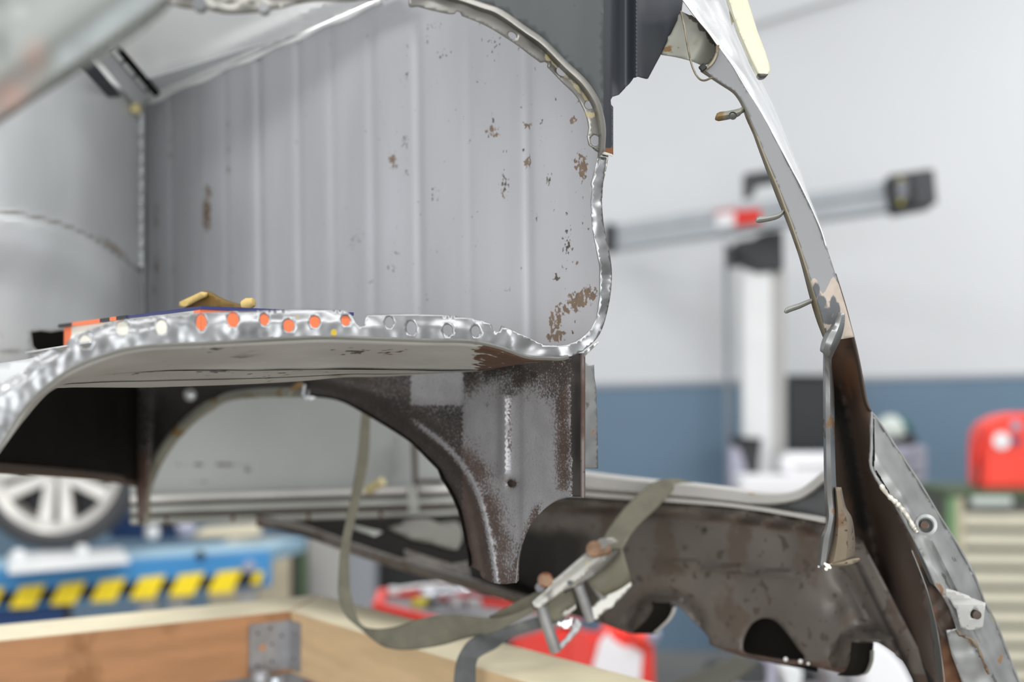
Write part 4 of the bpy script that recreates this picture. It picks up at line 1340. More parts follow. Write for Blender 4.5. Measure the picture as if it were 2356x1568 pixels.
# ------------------------------------------------------------------ carton and card in the compartment
ct = thing('carton', 'orange and white cardboard box with navy lid lying behind the drilled flange', 'box', at(463, 845, 1.2))
zt = CAMZ + .0655
c0, cl_, cr_ = at(463, 712, 1.16), at(150, 752, 1.50), at(806, 726, 1.24)
P0, PL_, PR = Vector((c0.x, c0.y, 0)), Vector((cl_.x, cl_.y, 0)), Vector((cr_.x, cr_.y, 0))
PB = PL_ + PR - P0
zb = zf + .0006
ztop = [c0.z, cr_.z, (cl_.z + cr_.z) / 2, cl_.z]


def up_(p, z):
    return Vector((p.x, p.y, z))


cardb = hexa('carton_body', [up_(P0, zb), up_(PR, zb), up_(PB, zb), up_(PL_, zb), up_(P0, ztop[0]), up_(PR, ztop[1]), up_(PB, ztop[2]), up_(PL_, ztop[3])], mt['white_card'], ct)
# orange end face and orange edge on the left end
nrm = Vector((PR - P0).cross(Vector((0, 0, 1)))).normalized()
eps = nrm * .0012 if nrm.y < 0 else -nrm * .0012
hexa('orange_print', [up_(P0 + eps, zb), up_(PR + eps, zb), up_(PR + eps, ztop[1]), up_(P0 + eps, ztop[0]), up_(P0, zb), up_(PR, zb), up_(PR, ztop[1]), up_(P0, ztop[0])], mt['orange'], cardb)
nl = Vector((PL_ - P0).cross(Vector((0, 0, 1)))).normalized()
el = nl * .0012 if nl.y < 0 else -nl * .0012


def lerp(a, b, t):
    return a + (b - a) * t


for (t0, t1) in ((.0, .035), (.94, 1.0)):
    a, b = lerp(P0, PL_, t0), lerp(P0, PL_, t1)
    za, zb2 = ztop[0] + (ztop[3] - ztop[0]) * t0, ztop[0] + (ztop[3] - ztop[0]) * t1
    hexa('orange_print', [up_(a + el, zb), up_(b + el, zb), up_(b + el, zb2), up_(a + el, za), up_(a, zb), up_(b, zb), up_(b, zb2), up_(a, za)], mt['orange'], cardb)
# the lid
lz = .0028
lid = hexa('carton_lid', [up_(lerp(P0, PB, -.01), ztop[0]), up_(lerp(PR, PL_, -.01), ztop[1]), up_(lerp(PB, P0, -.01), ztop[2]), up_(lerp(PL_, PR, -.03), ztop[3]),
                          up_(lerp(P0, PB, -.01), ztop[0] + lz), up_(lerp(PR, PL_, -.01), ztop[1] + lz), up_(lerp(PB, P0, -.01), ztop[2] + lz), up_(lerp(PL_, PR, -.03), ztop[3] + lz)], mt['navy'], ct)
for (t0, t1, m_) in ((.66, .90, 'orange'), (.53, .58, 'orange'), (.58, .66, 'blackprint'), (.90, 1.03, 'blackprint'), (.46, .53, 'blackprint')):
    a, b = lerp(P0, PL_, t0) + el * 3.5, lerp(P0, PL_, t1) + el * 3.5
    za, zb2 = ztop[0] + (ztop[3] - ztop[0]) * t0, ztop[0] + (ztop[3] - ztop[0]) * t1
    hexa('lid_print', [up_(a, za - .0004), up_(b, zb2 - .0004), up_(b, zb2 + lz + .0004), up_(a, za + lz + .0004),
                       up_(a - el * 4, za - .0004), up_(b - el * 4, zb2 - .0004), up_(b - el * 4, zb2 + lz + .0004), up_(a - el * 4, za + lz + .0004)], mt[m_], lid)
fc = thing('folded_card', 'mustard brown folded card resting on top of the navy lidded box', 'card', at(500, 712, 1.34))
DCD = lambda x, y: 1.36 - .0006 * (x - 460)
sheet('card_flap', [(411, 704), (413, 694), (462, 671), (470, 672), (468, 682), (424, 706)], DCD, mt['mustard'], fc, step=9, thick=.004)
sheet('card_body', [(418, 712), (468, 682), (470, 669)] + cr([(480, 672), (497, 682), (520, 692), (545, 699), (560, 706), (575, 714)], 3), lambda x, y: DCD(x, y) + .012, mt['brass_dark'], fc, step=9, thick=.004)
lathe('card_curl', [(0, -.008), (.005, -.005), (.006, 0), (.004, .006), (0, .008)], mt['mustard'], at(571, 699, 1.30), (1, -.3, .35), fc, n=12)

# ------------------------------------------------------------------ wooden frame
ZW = CAMZ - .315
wf = thing('wooden_frame', 'pale pine beam frame with metal corner bracket under the car shell', 'wooden frame', at(668, 1500, 1.95))


def wp(px, py):
    b = ray(px, py)[1]
    Y = (ZW - CAMZ) / b
    return at(px, py, Y)


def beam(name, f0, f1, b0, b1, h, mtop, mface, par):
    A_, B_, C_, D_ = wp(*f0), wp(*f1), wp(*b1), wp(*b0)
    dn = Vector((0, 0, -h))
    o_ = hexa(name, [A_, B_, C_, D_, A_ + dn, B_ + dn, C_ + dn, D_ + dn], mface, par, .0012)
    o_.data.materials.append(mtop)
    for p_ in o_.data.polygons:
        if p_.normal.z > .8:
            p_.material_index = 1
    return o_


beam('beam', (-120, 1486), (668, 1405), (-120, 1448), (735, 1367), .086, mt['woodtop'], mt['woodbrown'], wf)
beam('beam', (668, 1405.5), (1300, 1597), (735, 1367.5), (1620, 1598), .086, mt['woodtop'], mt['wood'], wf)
# angle bracket in the corner
k0 = wp(668, 1405)
ua = (wp(100, 1463) - k0).normalized()
ub = (wp(1070, 1523) - k0).normalized()
inn_ = (ua + ub).normalized() * .0035
K = k0 + inn_ * .5 - Vector((0, 0, .012))
for dr, L_, nm in ((ua, .063, 'angle_bracket'), (ub, .036, 'angle_bracket_leaf')):
    a = K
    b = K + dr * L_
    t_ = (ub if dr is ua else ua) * .0022
    o = hexa(nm, [a, b, b - Vector((0, 0, .068)), a - Vector((0, 0, .068)), a + t_, b + t_, b + t_ - Vector((0, 0, .068)), a + t_ - Vector((0, 0, .068))], mt['galv'], wf, .0006)
    nh = ((.8, .2), (.8, .85), (.5, .12), (.45, .45), (.45, .8), (.22, .3)) if dr is ua else ((.5, .25), (.5, .75))
    for (s_, v_) in nh:
        lathe('screw_hole', [(0, 0), (.0022, 0), (.0026, -.0006)], mt['rubber'], a + dr * L_ * s_ - Vector((0, 0, .068 * v_)) + t_ * 1.05, t_, o, n=10)
    if dr is ua:
        lathe('large_hole', [(0, 0), (.005, 0), (.0055, -.0006)], mt['woodbrown'], a + dr * L_ * .68 - Vector((0, 0, .068 * .5)) + t_ * 1.05, t_, o, n=14)

# stand under the frame
st = thing('steel_stand', 'grey steel stand and bright post below the pine frame corner', 'stand', (at(620, 1560, 2.1).x, 2.1, 0))
extr('stand_head', [at(180, 1610, 2.0), at(190, 1574, 2.0), at(420, 1556, 2.02), at(560, 1546, 2.05), at(690, 1540, 2.1), at(700, 1548, 2.1), at(700, 1610, 2.1)], mt['galv'], st, 0, (0, .1, 0))
tube('stand_post', [at(634, 1556, 1.97), Vector((at(634, 1545, 1.97).x, 1.97, 0.0))], .012, mt['toolsteel'], st, n=16)
lathe('stand_nut', [(0, -.012), (.014, -.012), (.016, 0), (.012, .008), (0, .008)], mt['galv'], at(600, 1552, 1.96), (0, 0, 1), st, n=12)
box('stand_leg', (at(300, 1568, 2.06).x, 2.04, 0), (at(340, 1568, 2.06).x, 2.10, at(300, 1560, 2.06).z), mt['galv'], st)

# ------------------------------------------------------------------ ratchet strap
rs = thing('ratchet_strap', 'olive webbing strap with rusty zinc ratchet looped round the pine beam', 'strap', at(1080, 1480, 1.65))


def web(name, Lp, Rp, Ys, mat, par, n=6, th=.0022):
    m_ = len(Lp)
    L3 = [tuple(at(p[0], p[1], y)) for p, y in zip(Lp, [a if not isinstance(a, tuple) else a[0] for a in Ys])]
    R3 = [tuple(at(p[0], p[1], y)) for p, y in zip(Rp, [a if not isinstance(a, tuple) else a[1] for a in Ys])]
    L3, R3 = cr(L3, n), cr(R3, n)
    rows_ = []
    for a, b in zip(L3, R3):
        a, b = Vector(a), Vector(b)
        rows_.append([a, a + (b - a) * .12, a + (b - a) * .5, a + (b - a) * .88, b])
    return loft(name, rows_, mat, par, thick=th)


web('hanging_webbing', [(838, 900), (832, 947), (822, 1054), (805, 1156), (785, 1250), (778, 1334), (779, 1372), (792, 1410), (818, 1436), (871, 1479), (904, 1492), (947, 1494), (1014, 1484), (1077, 1466), (1129, 1456), (1180, 1433), (1231, 1405)],
    [(856, 900), (852, 952), (848, 1054), (827, 1156), (806, 1250), (805, 1334), (811, 1380), (819, 1410), (832, 1437), (862, 1446), (909, 1441), (960, 1424), (1010, 1416), (1056, 1413), (1129, 1421), (1178, 1413), (1225, 1393)],
    [1.80, 1.79, 1.77, 1.75, 1.73, 1.71, 1.70, 1.69, 1.68, 1.66, 1.65, 1.64, 1.63, 1.62, 1.60, 1.59, 1.58], mt['strap'], rs)
web('tension_webbing', [(1125, 1418), (1180, 1388), (1233, 1361), (1290, 1330)], [(1150, 1432), (1200, 1412), (1240, 1393), (1300, 1370)], [1.62, 1.61, 1.60, 1.60], mt['strap'], rs)
web('beam_loop', [(1046, 1640), (1044, 1568), (1049, 1525), (1062, 1494), (1083, 1471), (1116, 1456), (1180, 1436), (1243, 1416), (1290, 1395)],
    [(1094, 1640), (1095, 1568), (1096, 1525), (1108, 1507), (1140, 1490), (1160, 1476), (1200, 1456), (1250, 1442), (1300, 1425)], [1.58, 1.575, 1.57, 1.57, 1.59, 1.61, 1.615, 1.61, 1.61], mt['strapdark'], rs)
web('upper_webbing', [(1600, 1135), (1588, 1112), (1560, 1103), (1527, 1103), (1502, 1111), (1451, 1152), (1400, 1216), (1376, 1262)],
    [(1625, 1135), (1612, 1118), (1592, 1110), (1560, 1113), (1543, 1134), (1512, 1167), (1462, 1215), (1432, 1262)], [1.75, 1.72, 1.69, 1.675, 1.67, 1.655, 1.63, 1.60], mt['strap'], rs)


def zr(pts):
    return [(950 + a / 3.92, 1168 + b / 3.92) for a, b in pts]


RTOP = zr([(1080, 850), (1130, 800), (1215, 735), (1250, 665), (1300, 635), (1480, 480), (1580, 395), (1640, 310), (1720, 278), (1800, 270), (1858, 305), (1872, 365), (1835, 430), (1700, 560), (1570, 650), (1450, 715), (1340, 755), (1215, 855), (1140, 900), (1095, 890)])
DRT = lambda x, y: 1.585 + .0002 * (x - 1300)
sheet('side_plate', RTOP, DRT, mt['ratchet'], rs, step=6, thick=.003, push=lambda x, y: .006 * sst(1262 - x + (y - 1360) * .2, -6, 6) + .003 * gauss(y - (1330 - (x - 1330) * .75), 0, 6),
      wear_shade=lambda x, y: (.9 * gauss(x, 1372, 14) * gauss(y, 1258, 12), .5 * gauss(x, 1335, 5) * gauss(y, 1310, 14), .7 * gauss(x - 1350, -(y - 1295) * .8, 5) * gauss(y, 1295, 14)))
RLOW = zr([(1930, 655), (1968, 660), (1972, 700), (1880, 810), (1640, 1010), (1590, 985), (1610, 900), (1720, 790), (1870, 715)])
sheet('side_plate', RLOW, lambda x, y: 1.60, mt['ratchet'], rs, step=6, thick=.003, wear_shade=lambda x, y: (.9 * gauss(y - (1355 - (x - 1400) * .45), -10, 6), 0, 0))
SPOOL_T = [zr([p])[0] for p in [(1560, 655), (1700, 565), (1800, 470), (1870, 378), (1885, 380)]]
SPOOL_B = [zr([p])[0] for p in [(1720, 790), (1800, 760), (1880, 720), (1950, 672), (1968, 660)]]
rows = []
for t, dd in ((0, 0), (.3, -.006), (.7, -.006), (1, 0)):
    rows.append([at(x, y, 1.592 + dd - .006 * math.sin(i / (len(SPOOL_T) * 4) * 3)) for i, (x, y) in enumerate(bl(cr(SPOOL_T, 4), cr(SPOOL_B, 4), t))])
loft('webbing_roll', rows, mt['strap'], rs, thick=.002)
ZP = lambda a, b, Y: at(*zr([(a, b)])[0], Y)
for (a, b, r_) in (((1490, 690), (1605, 1010), .0062), ((1600, 610), (1725, 800), .0062), ((1150, 880), (1290, 1290), .0068)):
    tube('cross_rod', [ZP(*a, 1.595), ZP(*b, 1.605)], r_, mt['galv'], rs, n=12)
sheet('pawl_plate', zr([(1320, 1300), (1500, 1110), (1530, 1040), (1470, 990), (1440, 1080), (1370, 1180), (1300, 1240)]), lambda x, y: 1.602, mt['galv'], rs, step=7, thick=.003)
sheet('pawl_plate', zr([(1230, 1020), (1300, 1030), (1440, 985), (1440, 1075), (1380, 1090), (1290, 1060)]), lambda x, y: 1.615, mt['skin'], rs, step=7, thick=.003)
sheet('release_tongue', zr([(1340, 960), (1470, 870), (1475, 905), (1390, 975)]), lambda x, y: 1.596, mt['ratchet'], rs, step=7, thick=.002)
web('inner_webbing', [zr([p])[0] for p in [(1190, 880), (1300, 800), (1440, 730)]], [zr([p])[0] for p in [(1230, 1010), (1330, 1000), (1480, 860)]], [1.60, 1.605, 1.61], mt['strap'], rs)
for (c_, r_, m_) in (((1200, 655), .0085, 'rustbolt'), ((1155, 722), .0055, 'galv'), ((1640, 375), .009, 'rustbolt'), ((1715, 330), .0065, 'ratchet'), ((1740, 375), .006, 'rustbolt'), ((1690, 385), .006, 'rustbolt')):
    lathe('bolt', [(0, -.009), (r_ * .6, -.008), (r_, -.003), (r_, .004), (0, .004)], mt[m_], ZP(*c_, 1.583), (-.3, -1, .5), rs, n=14)
lathe('pivot_hole', [(0, 0), (.003, 0), (.004, -.001)], mt['rubber'], ZP(1130, 862, 1.579), (0, -1, 0), rs, n=12)
lathe('pivot_hole', [(0, 0), (.0025, 0), (.003, -.001)], mt['darkgrey'], ZP(1420, 675, 1.582), (0, -1, 0), rs, n=12)

# ------------------------------------------------------------------ wheel on the blue lift
ZL = CAMZ - .572
WYc = 5.02
wc = at(138, 1082, WYc)
R_ty = 185 / FPX * WYc
wc.z = ZL + .0076 + R_ty
car2 = thing('parked_car', 'other car on the blue lift, only its silver alloy wheel showing', 'car', (wc.x, WYc, wc.z - R_ty))
R_r = 146 / FPX * WYc
AX = Vector((0.12, -1, 0)).normalized()
TYR = ('tyre', [(R_r * .98, .10), (R_r * 1.0, -.085), (R_r * 1.06, -.098), (R_ty * .90, -.10), (R_ty * .985, -.075), (R_ty, -.03), (R_ty, .08), (R_ty * .97, .1), (R_r, .11)])
wh = lathe('wheel', [(R_r * .84, -.04), (R_r * .86, -.062), (R_r * .93, -.070), (R_r * 1.0, -.084), (R_r * .99, -.05), (R_r * .9, 0.05), (R_r * .84, .05)], mt['alloy'], wc, -AX, car2, n=56)
lathe(TYR[0], TYR[1], mt['tyre'], wc, -AX, wh, n=56)
lathe('brake_backing', [(0, .05), (R_r * .86, .05), (R_r * .88, .07), (0, .07)], mt['charcoal'], wc, -AX, wh, n=40)
lathe('hub', [(0, -.05), (R_r * .12, -.05), (R_r * .22, -.04), (R_r * .24, .02), (0, .02)], mt['alloy'], wc, -AX, wh, n=32)
e1 = AX.cross(Vector((0, 0, 1))).normalized()
if e1.x < 0:
    e1 = -e1
e2 = Vector((0, 0, 1))
for k in range(5):
    for s_ in (-1, 1):
        th = math.radians(-91 + 72 * k)
        di = e1 * math.cos(th) + e2 * math.sin(th)
        tn = -e1 * math.sin(th) + e2 * math.cos(th)
        a0, a1 = wc + di * R_r * .16 + tn * s_ * R_r * .10, wc + di * R_r * .90 + tn * s_ * R_r * .17
        w0, w1 = R_r * .075, R_r * .115
        f_ = AX * .045
        hexa('spoke', [a0 - tn * w0 + f_, a0 + tn * w0 + f_, a1 + tn * w1 + f_ * 1.2, a1 - tn * w1 + f_ * 1.2,
                       a0 - tn * w0 - f_ * .3, a0 + tn * w0 - f_ * .3, a1 + tn * w1 - f_ * .3, a1 - tn * w1 - f_ * .3], mt['alloy'], wh, .006)
lf = thing('vehicle_lift', 'blue vehicle lift platform with yellow and black hazard tape', 'lift', (-1.5, 5.0, 0))


def lp(px, py, z=ZL):
    b = ray(px, py)[1]
    return at(px, py, (z - CAMZ) / b)


def onfront(px, z):
    """point of the lift's front face at photo column px"""
    FA, FB = at(0, 1300, 4.55), at(620, 1300, 5.07)
    a = ray(px, 1330)[0]
    d = (FB - FA)
    t = (a * FA.y - FA.x) / (d.x - a * d.y)
    P_ = FA + d * t
    return Vector((P_.x, P_.y, z))


zd = CAMZ - .585
F0, F1 = onfront(-140, 0), onfront(622, 0)
B1 = lp(705, 1236)
B1 = Vector((B1.x, B1.y, 0))
B0 = F0 + (B1 - F1) * 1.0
zbot = CAMZ - .705
poly = [F0, F1, B1, B0]
o = hexa('deck', [up_(p_, ZL - .05) for p_ in poly] + [up_(p_, ZL) for p_ in poly], mt['lifttop'], lf, .004)
pf = [F0 + Vector((0, -.006, 0)), F1 + Vector((0, -.006, 0)), F1 + Vector((0, .03, 0)), F0 + Vector((0, .03, 0))]
hexa('front_beam', [up_(p_, zbot) for p_ in pf] + [up_(p_, ZL - .008) for p_ in pf], mt['liftblue'], lf, .004)
pf2 = [p_ + Vector((0, .02, 0)) for p_ in pf]
hexa('lower_beam', [up_(p_ + (F0 - F1) * .05, zbot - .07) for p_ in pf2[:1]] + [up_(lerp(F0, F1, .34) + Vector((0, .02, 0)), zbot - .07), up_(lerp(F0, F1, .34) + Vector((0, .06, 0)), zbot - .07), up_(pf2[3], zbot - .07)]
     + [up_(pf2[0], zbot), up_(lerp(F0, F1, .34) + Vector((0, .02, 0)), zbot), up_(lerp(F0, F1, .34) + Vector((0, .06, 0)), zbot), up_(pf2[3], zbot)], mt['liftnavy'], lf)
off = Vector((0, -.012, 0))
tape = None


def frontquad(name, xs, mat, par, o_):
    """xs: four (px, py) on the front face"""
    pts = []
    for (x, y) in xs:
        q_ = onfront(x, 0)
        b = ray(x, y)[1]
        pts.append(Vector((q_.x, q_.y, CAMZ + b * q_.y)) + o_)
    return hexa(name, pts + [p_ + Vector((0, .004, 0)) for p_ in pts], mat, par)


tape = frontquad('hazard_tape', [(-130, 1402), (608, 1343), (608, 1314), (-130, 1371)], mt['tapeblack'], lf, off)
for k in range(-1, 7):
    xl = 26 + 93.5 * k - .6 * k * k
    s = (xl - 0) * (1348 - 1393) / 600.0
    w_ = 62
    frontquad('tape_stripe', [(xl, 1399 + s), (xl + w_ * .92, 1396 + s), (xl + w_ + 20, 1345 + s - 2), (xl + 24, 1350 + s)] if k < 6 else [(578, 1343), (600, 1340), (608, 1312), (590, 1314)], mt['tapeyellow'], tape, off + Vector((0, -.004, 0)))
q_ = onfront(462, 0)
lathe('bolt_hole', [(0, 0), (.016, 0), (.018, .004)], mt['rubber'], Vector((q_.x, q_.y - .011, CAMZ + ray(462, 1276)[1] * q_.y)), (0, -1, 0), lf, n=18)
q_ = onfront(575, 0)
lathe('switch_knob', [(0, -.03), (.018, -.03), (.022, 0), (0, 0)], mt['lilac'], Vector((q_.x, q_.y - .011, CAMZ + ray(575, 1302)[1] * q_.y)), (0, 1, 0), lf, n=18)
for px in (120, 330, 400, 560):
    q_ = onfront(px, 0)
    box('scissor_leg' if px > 200 else 'lift_leg', (q_.x - .03, q_.y + .05, 0), (q_.x + .03, q_.y + .11, zbot), mt['greypost'] if px != 120 else mt['brown'], lf)
# turn plate under the tyre
tp = thing('turn_plate', 'white steel turn plate under the alloy wheel on the lift', 'turn plate', lp(140, 1300))
zt0 = ZL + .0008
pl_ = [lp(18, 1322), lp(300, 1296), lp(280, 1262), lp(20, 1276)]
hexa('plate_body', [up_(p_, zt0) for p_ in pl_] + [up_(p_, zt0 + .006) for p_ in pl_], mt['whitemetal'], tp, .002)
for px_, py_ in ((70, 1276), (212, 1265)):
    c_ = lp(px_, py_)
    lathe('plate_stop', [(0, .03), (.018, .026), (.024, .0), (0, 0)], mt['whitemetal'], Vector((c_.x, c_.y - .12, zt0 + .004)), (0, 0, 1), tp, n=16)
be = thing('plastic_tray', 'beige plastic tray lying on the back of the blue lift', 'tray', lp(500, 1245))
c_ = lp(430, 1238)
hexa('tray_body', [at(430, 1238, 5.25), at(600, 1230, 5.25), at(604, 1203, 5.27), at(470, 1212, 5.27), at(430, 1238, 5.4), at(600, 1230, 5.4), at(604, 1203, 5.4), at(470, 1212, 5.4)], mt['beige'], be, .006)
lathe('tray_knob', [(0, -.02), (.03, -.02), (.035, .02), (0, .03)], mt['lilac'], at(428, 1218, 5.22), (0, -.3, 1), be, n=16)
bk_ = thing('white_cap', 'small white cap on the deck edge of the blue lift', 'cap', at(350, 1236, 5.15))  # small white cap with a rounded body
lathe('cap_body', [(0, -.028), (.02, -.022), (.028, 0), (.02, .02), (0, .026)], mt['whitemetal'], at(350, 1224, 5.15), (0, 0, 1), bk_, n=18)
dkb = thing('dark_case', 'dark blue case behind the wheel on the lift', 'case', at(400, 1240, 5.3))
pbox('case_body', 250, 1180, 412, 1240, 5.45, .1, mt['liftnavy'], dkb, .008)
pbox('case_lid', 330, 1196, 412, 1212, 5.43, .02, mt['charcoal'], dkb, .004)

# columns and cabinet beyond the lift
cb = thing('beige_cabinet', 'beige cabinet with green corner post behind the blue lift', 'cabinet', (at(640, 1400, 5.7).x, 5.7, 0))
a, b = at(480, 1300, 5.7), at(668, 1262, 5.7)
box('cabinet_body', (a.x, 5.7, 0), (b.x, 6.1, b.z), mt['beige'], cb, .01)
a, b = at(668, 1300, 5.72), at(684, 1262, 5.72)
box('cabinet_gap', (a.x, 5.72, 0), (b.x, 6.0, b.z), mt['charcoal'], cb)
a, b = at(684, 1300, 5.7), at(704, 1258, 5.7)
box('corner_post', (a.x, 5.7, 0), (b.x, 5.76, b.z), mt['darkgreen'], cb, .004)
lc = thing('lift_column', 'tall grey lift column standing right of the blue lift', 'column', (at(780, 1300, 5.9).x, 5.9, 0))
a, b = at(706, 1300, 5.9), at(795, 1180, 5.9)
box('column_front', (a.x, 5.9, 0), (b.x, 6.0, b.z), mt['greypost'], lc, .008)
a, b = at(795, 1300, 5.92), at(864, 1180, 5.92)
box('column_side', (a.x, 5.92, 0), (b.x, 6.06, b.z), mt['greyblue'], lc, .008)
dc = thing('dark_cabinet', 'dark charcoal cabinet standing beyond the red tool tray', 'cabinet', (at(1000, 1300, 6.3).x, 6.3, 0))
a, b = at(866, 1300, 6.3), at(1330, 1150, 6.3)
box('cabinet_body', (a.x, 6.3, 0), (b.x, 6.8, b.z), mt['charcoal'], dc, .01)
for k in range(3):
    box('cabinet_door', (a.x + .02 + k * (b.x - a.x) / 3, 6.285, .12), (a.x + (k + 1) * (b.x - a.x) / 3 - .02, 6.3, b.z - .04), mt['rubber'], dc, .004)

# red tool tray with tools
zt_ = CAMZ - .50
tr = thing('tool_tray', 'red rimmed tool tray with grey mat below the rusty panel', 'tool tray', (at(1000, 1400, 3.4).x, 3.5, zt_ - .05))


def tpp(px, py, z=zt_):
    b = ray(px, py)[1]
    return at(px, py, (z - CAMZ) / b)


T0, T1, T2, T3 = tpp(868, 1385), tpp(1120, 1450), tpp(1330, 1400), tpp(880, 1352)
hexa('tray_mat', [up_(p_, zt_ - .03) for p_ in (T0, T1, T2, T3)] + [up_(p_, zt_ - .015) for p_ in (T0, T1, T2, T3)], mt['traygrey'], tr)
for (a, b) in ((T0, T1), (T0, T3), (T3, T2)):
    d_ = (b - a).normalized()
    s_ = Vector((-d_.y, d_.x, 0)) * .012
    hexa('tray_rim', [up_(a - s_, zt_ - .05), up_(b - s_, zt_ - .05), up_(b + s_, zt_ - .05), up_(a + s_, zt_ - .05), up_(a - s_, zt_), up_(b - s_, zt_), up_(b + s_, zt_), up_(a + s_, zt_)], mt['red'], tr, .004)
for p_ in (T0, T1, T2, T3):
    box('trolley_leg', (p_.x - .02, p_.y - .02, 0), (p_.x + .02, p_.y + .02, zt_ - .05), mt['red'], tr)
zk = zt_ + .0010


def tool(name, label, pts, r_, mat):
    e = thing(name, label, 'tool', tpp(*pts[0], zk))
    P_ = [tpp(x, y, zk + r_) for x, y in pts]
    tube('shaft', P_, r_ * .6, mat, e, n=10)
    for q2 in (P_[0], P_[-1]):
        lathe('tool_head', [(0, -r_), (r_ * 1.4, -r_ * .8), (r_ * 1.6, 0), (r_ * 1.4, r_ * .8), (0, r_)], mat, q2, (0, 0, 1), e, n=14)


tool('spanner', 'bright chrome spanner lying in the red tool tray', [(990, 1366), (1040, 1362), (1095, 1352)], .016, mt['toolsteel'])
tool('spanner', 'duller short spanner in front of the chrome one in the tray', [(1050, 1388), (1072, 1384), (1088, 1388)], .013, mt['galv'])
tool('screwdriver', 'yellow handled screwdriver in the red tool tray', [(962, 1386), (972, 1384)], .011, mt['amber'])
tool('pliers', 'black handled pliers under the chrome spanner in the tray', [(986, 1386), (1044, 1382)], .009, mt['rubber'])
tool('drift', 'pale grey rod along the back rim of the tool tray', [(905, 1357), (960, 1349), (1040, 1342)], .009, mt['whitemetal'])

# red and white canister
cn = thing('red_canister', 'red plastic canister with white front panel behind the ratchet strap', 'canister', (at(1400, 1568, 4.0).x, 4.0, 0.4))
hexa('canister_body', [at(1170, 1620, 4.0), at(1508, 1620, 4.0), at(1502, 1462, 4.0), at(1180, 1440, 4.0), at(1170, 1620, 4.3), at(1508, 1620, 4.3), at(1502, 1462, 4.3), at(1180, 1440, 4.3)], mt['red'], cn, .02)
o = extr('front_panel', [at(x, y, 3.985) for x, y in [(1362, 1620), (1365, 1530), (1380, 1475), (1398, 1455), (1415, 1476), (1440, 1490), (1470, 1485), (1478, 1500), (1474, 1560), (1468, 1620)]], mt['labelwhite'], cn, 0, (0, .014, 0))
lathe('filler_cap', [(0, .03), (.03, .028), (.035, 0), (.03, -.02), (0, -.02)], mt['redbright'], at(1478, 1468, 3.99), (0.2, -.6, 1), cn, n=18)
lathe('canister_spout', [(0, .03), (.016, .028), (.02, 0), (0, -.02)], mt['lilac'], at(1497, 1468, 3.97), (0.4, -.6, 1), cn, n=14)
tube('canister_handle', [at(1385, 1452, 4.08), at(1400, 1446, 4.08), at(1440, 1452, 4.08), at(1460, 1464, 4.08)], .014, mt['redbright'], cn, n=10)
box('canister_shelf', (at(1150, 1620, 4.0).x, 3.95, 0), (at(1530, 1620, 4.0).x, 4.4, at(1300, 1620, 4.0).z - .001), mt['charcoal'], cn)

# ------------------------------------------------------------------ things at the lower right behind the valance
sb = thing('support_bar', 'dark olive support bar slanting under the brown valance', 'bar', at(1540, 1600, 2.3))
hexa('bar_body', [at(1480, 1600, 2.3), at(1650, 1600, 2.3), at(1745, 1530, 2.45), at(1700, 1505, 2.45), at(1480, 1600, 2.36), at(1650, 1600, 2.36), at(1745, 1530, 2.51), at(1700, 1505, 2.51)], M('dark_olive_paint', (62, 60, 48), .7), sb, .004)
for i, (pp, m_, lb, nm) in enumerate((([(1698, 1555), (1720, 1535), (1760, 1520), (1765, 1575), (1702, 1575)], 'charcoal', 'dark plastic lump at the bottom beneath the valance rivets', 'plastic_housing'),
                                      ([(1766, 1520), (1786, 1522), (1790, 1590), (1762, 1590)], 'lilac', 'lilac grey sleeve at the bottom beneath the valance rivets', 'sleeve'),
                                      ([(1790, 1528), (1850, 1540), (1840, 1590), (1815, 1590)], 'whitemetal', 'white funnel at the bottom beneath the valance rivets', 'funnel'),
                                      ([(2000, 1470), (2048, 1494), (2080, 1530), (2105, 1580), (2100, 1610), (1990, 1610), (1985, 1540)], 'labelwhite', 'white cover seen through the right-hand valance cut-out', 'cover'),
                                      ([(1905, 1548), (1960, 1552), (1990, 1575), (1990, 1610), (1900, 1610)], 'galv', 'grey metal part below the right end of the valance', 'metal_part'))):
    Y = 3.0 + .15 * i
    e = thing(nm, lb, nm.replace('_', ' '), at(pp[0][0], 1610, Y))
    extr('body', [at(x, y, Y) for x, y in pp], mt[m_], e, .006, (0, .12, 0))
    extr('front_face', [at(sum(a[0] for a in pp) / len(pp) + (x - sum(a[0] for a in pp) / len(pp)) * .8, sum(a[1] for a in pp) / len(pp) + (y - sum(a[1] for a in pp) / len(pp)) * .8, Y - .002) for x, y in pp], mt[m_], e, 0, (0, .004, 0))
tb = thing('low_bench', 'low grey bench under the valance at the lower right', 'bench', (at(1850, 1600, 3.2).x, 3.2, 0))
box('bench_top', (at(1690, 1612, 3.0).x, 2.98, at(1800, 1612, 3.0).z - .26), (at(2110, 1612, 3.0).x, 3.9, at(1800, 1612, 3.65).z - .004), mt['traygrey'], tb, .004)
for sx in (1700, 2095):
    p_ = at(sx, 1612, 3.05)
    box('bench_leg', (p_.x - .02, 3.0, 0), (p_.x + .02, 3.05, p_.z - .04), mt['charcoal'], tb)

# ------------------------------------------------------------------ wheel aligner in front of the white wall
al = thing('wheel_aligner', 'grey wheel aligner beam with black sensor heads on a white post', 'wheel aligner', (at(1757, 1080, 6.9).x, 6.9, 0))
BL_, BR_ = 7.5, 6.35


def abeam(name, x0, x1, yt0, yt1, yb0, yb1, Y0, Y1, dep, mat, par, bev=.008):
    return hexa(name, [at(x0, yb0, Y0), at(x1, yb1, Y1), at(x1, yt1, Y1), at(x0, yt0, Y0)] + [p_ + Vector((.03, dep, 0)) for p_ in (at(x0, yb0, Y0), at(x1, yb1, Y1), at(x1, yt1, Y1), at(x0, yt0, Y0))], mat, par, bev)


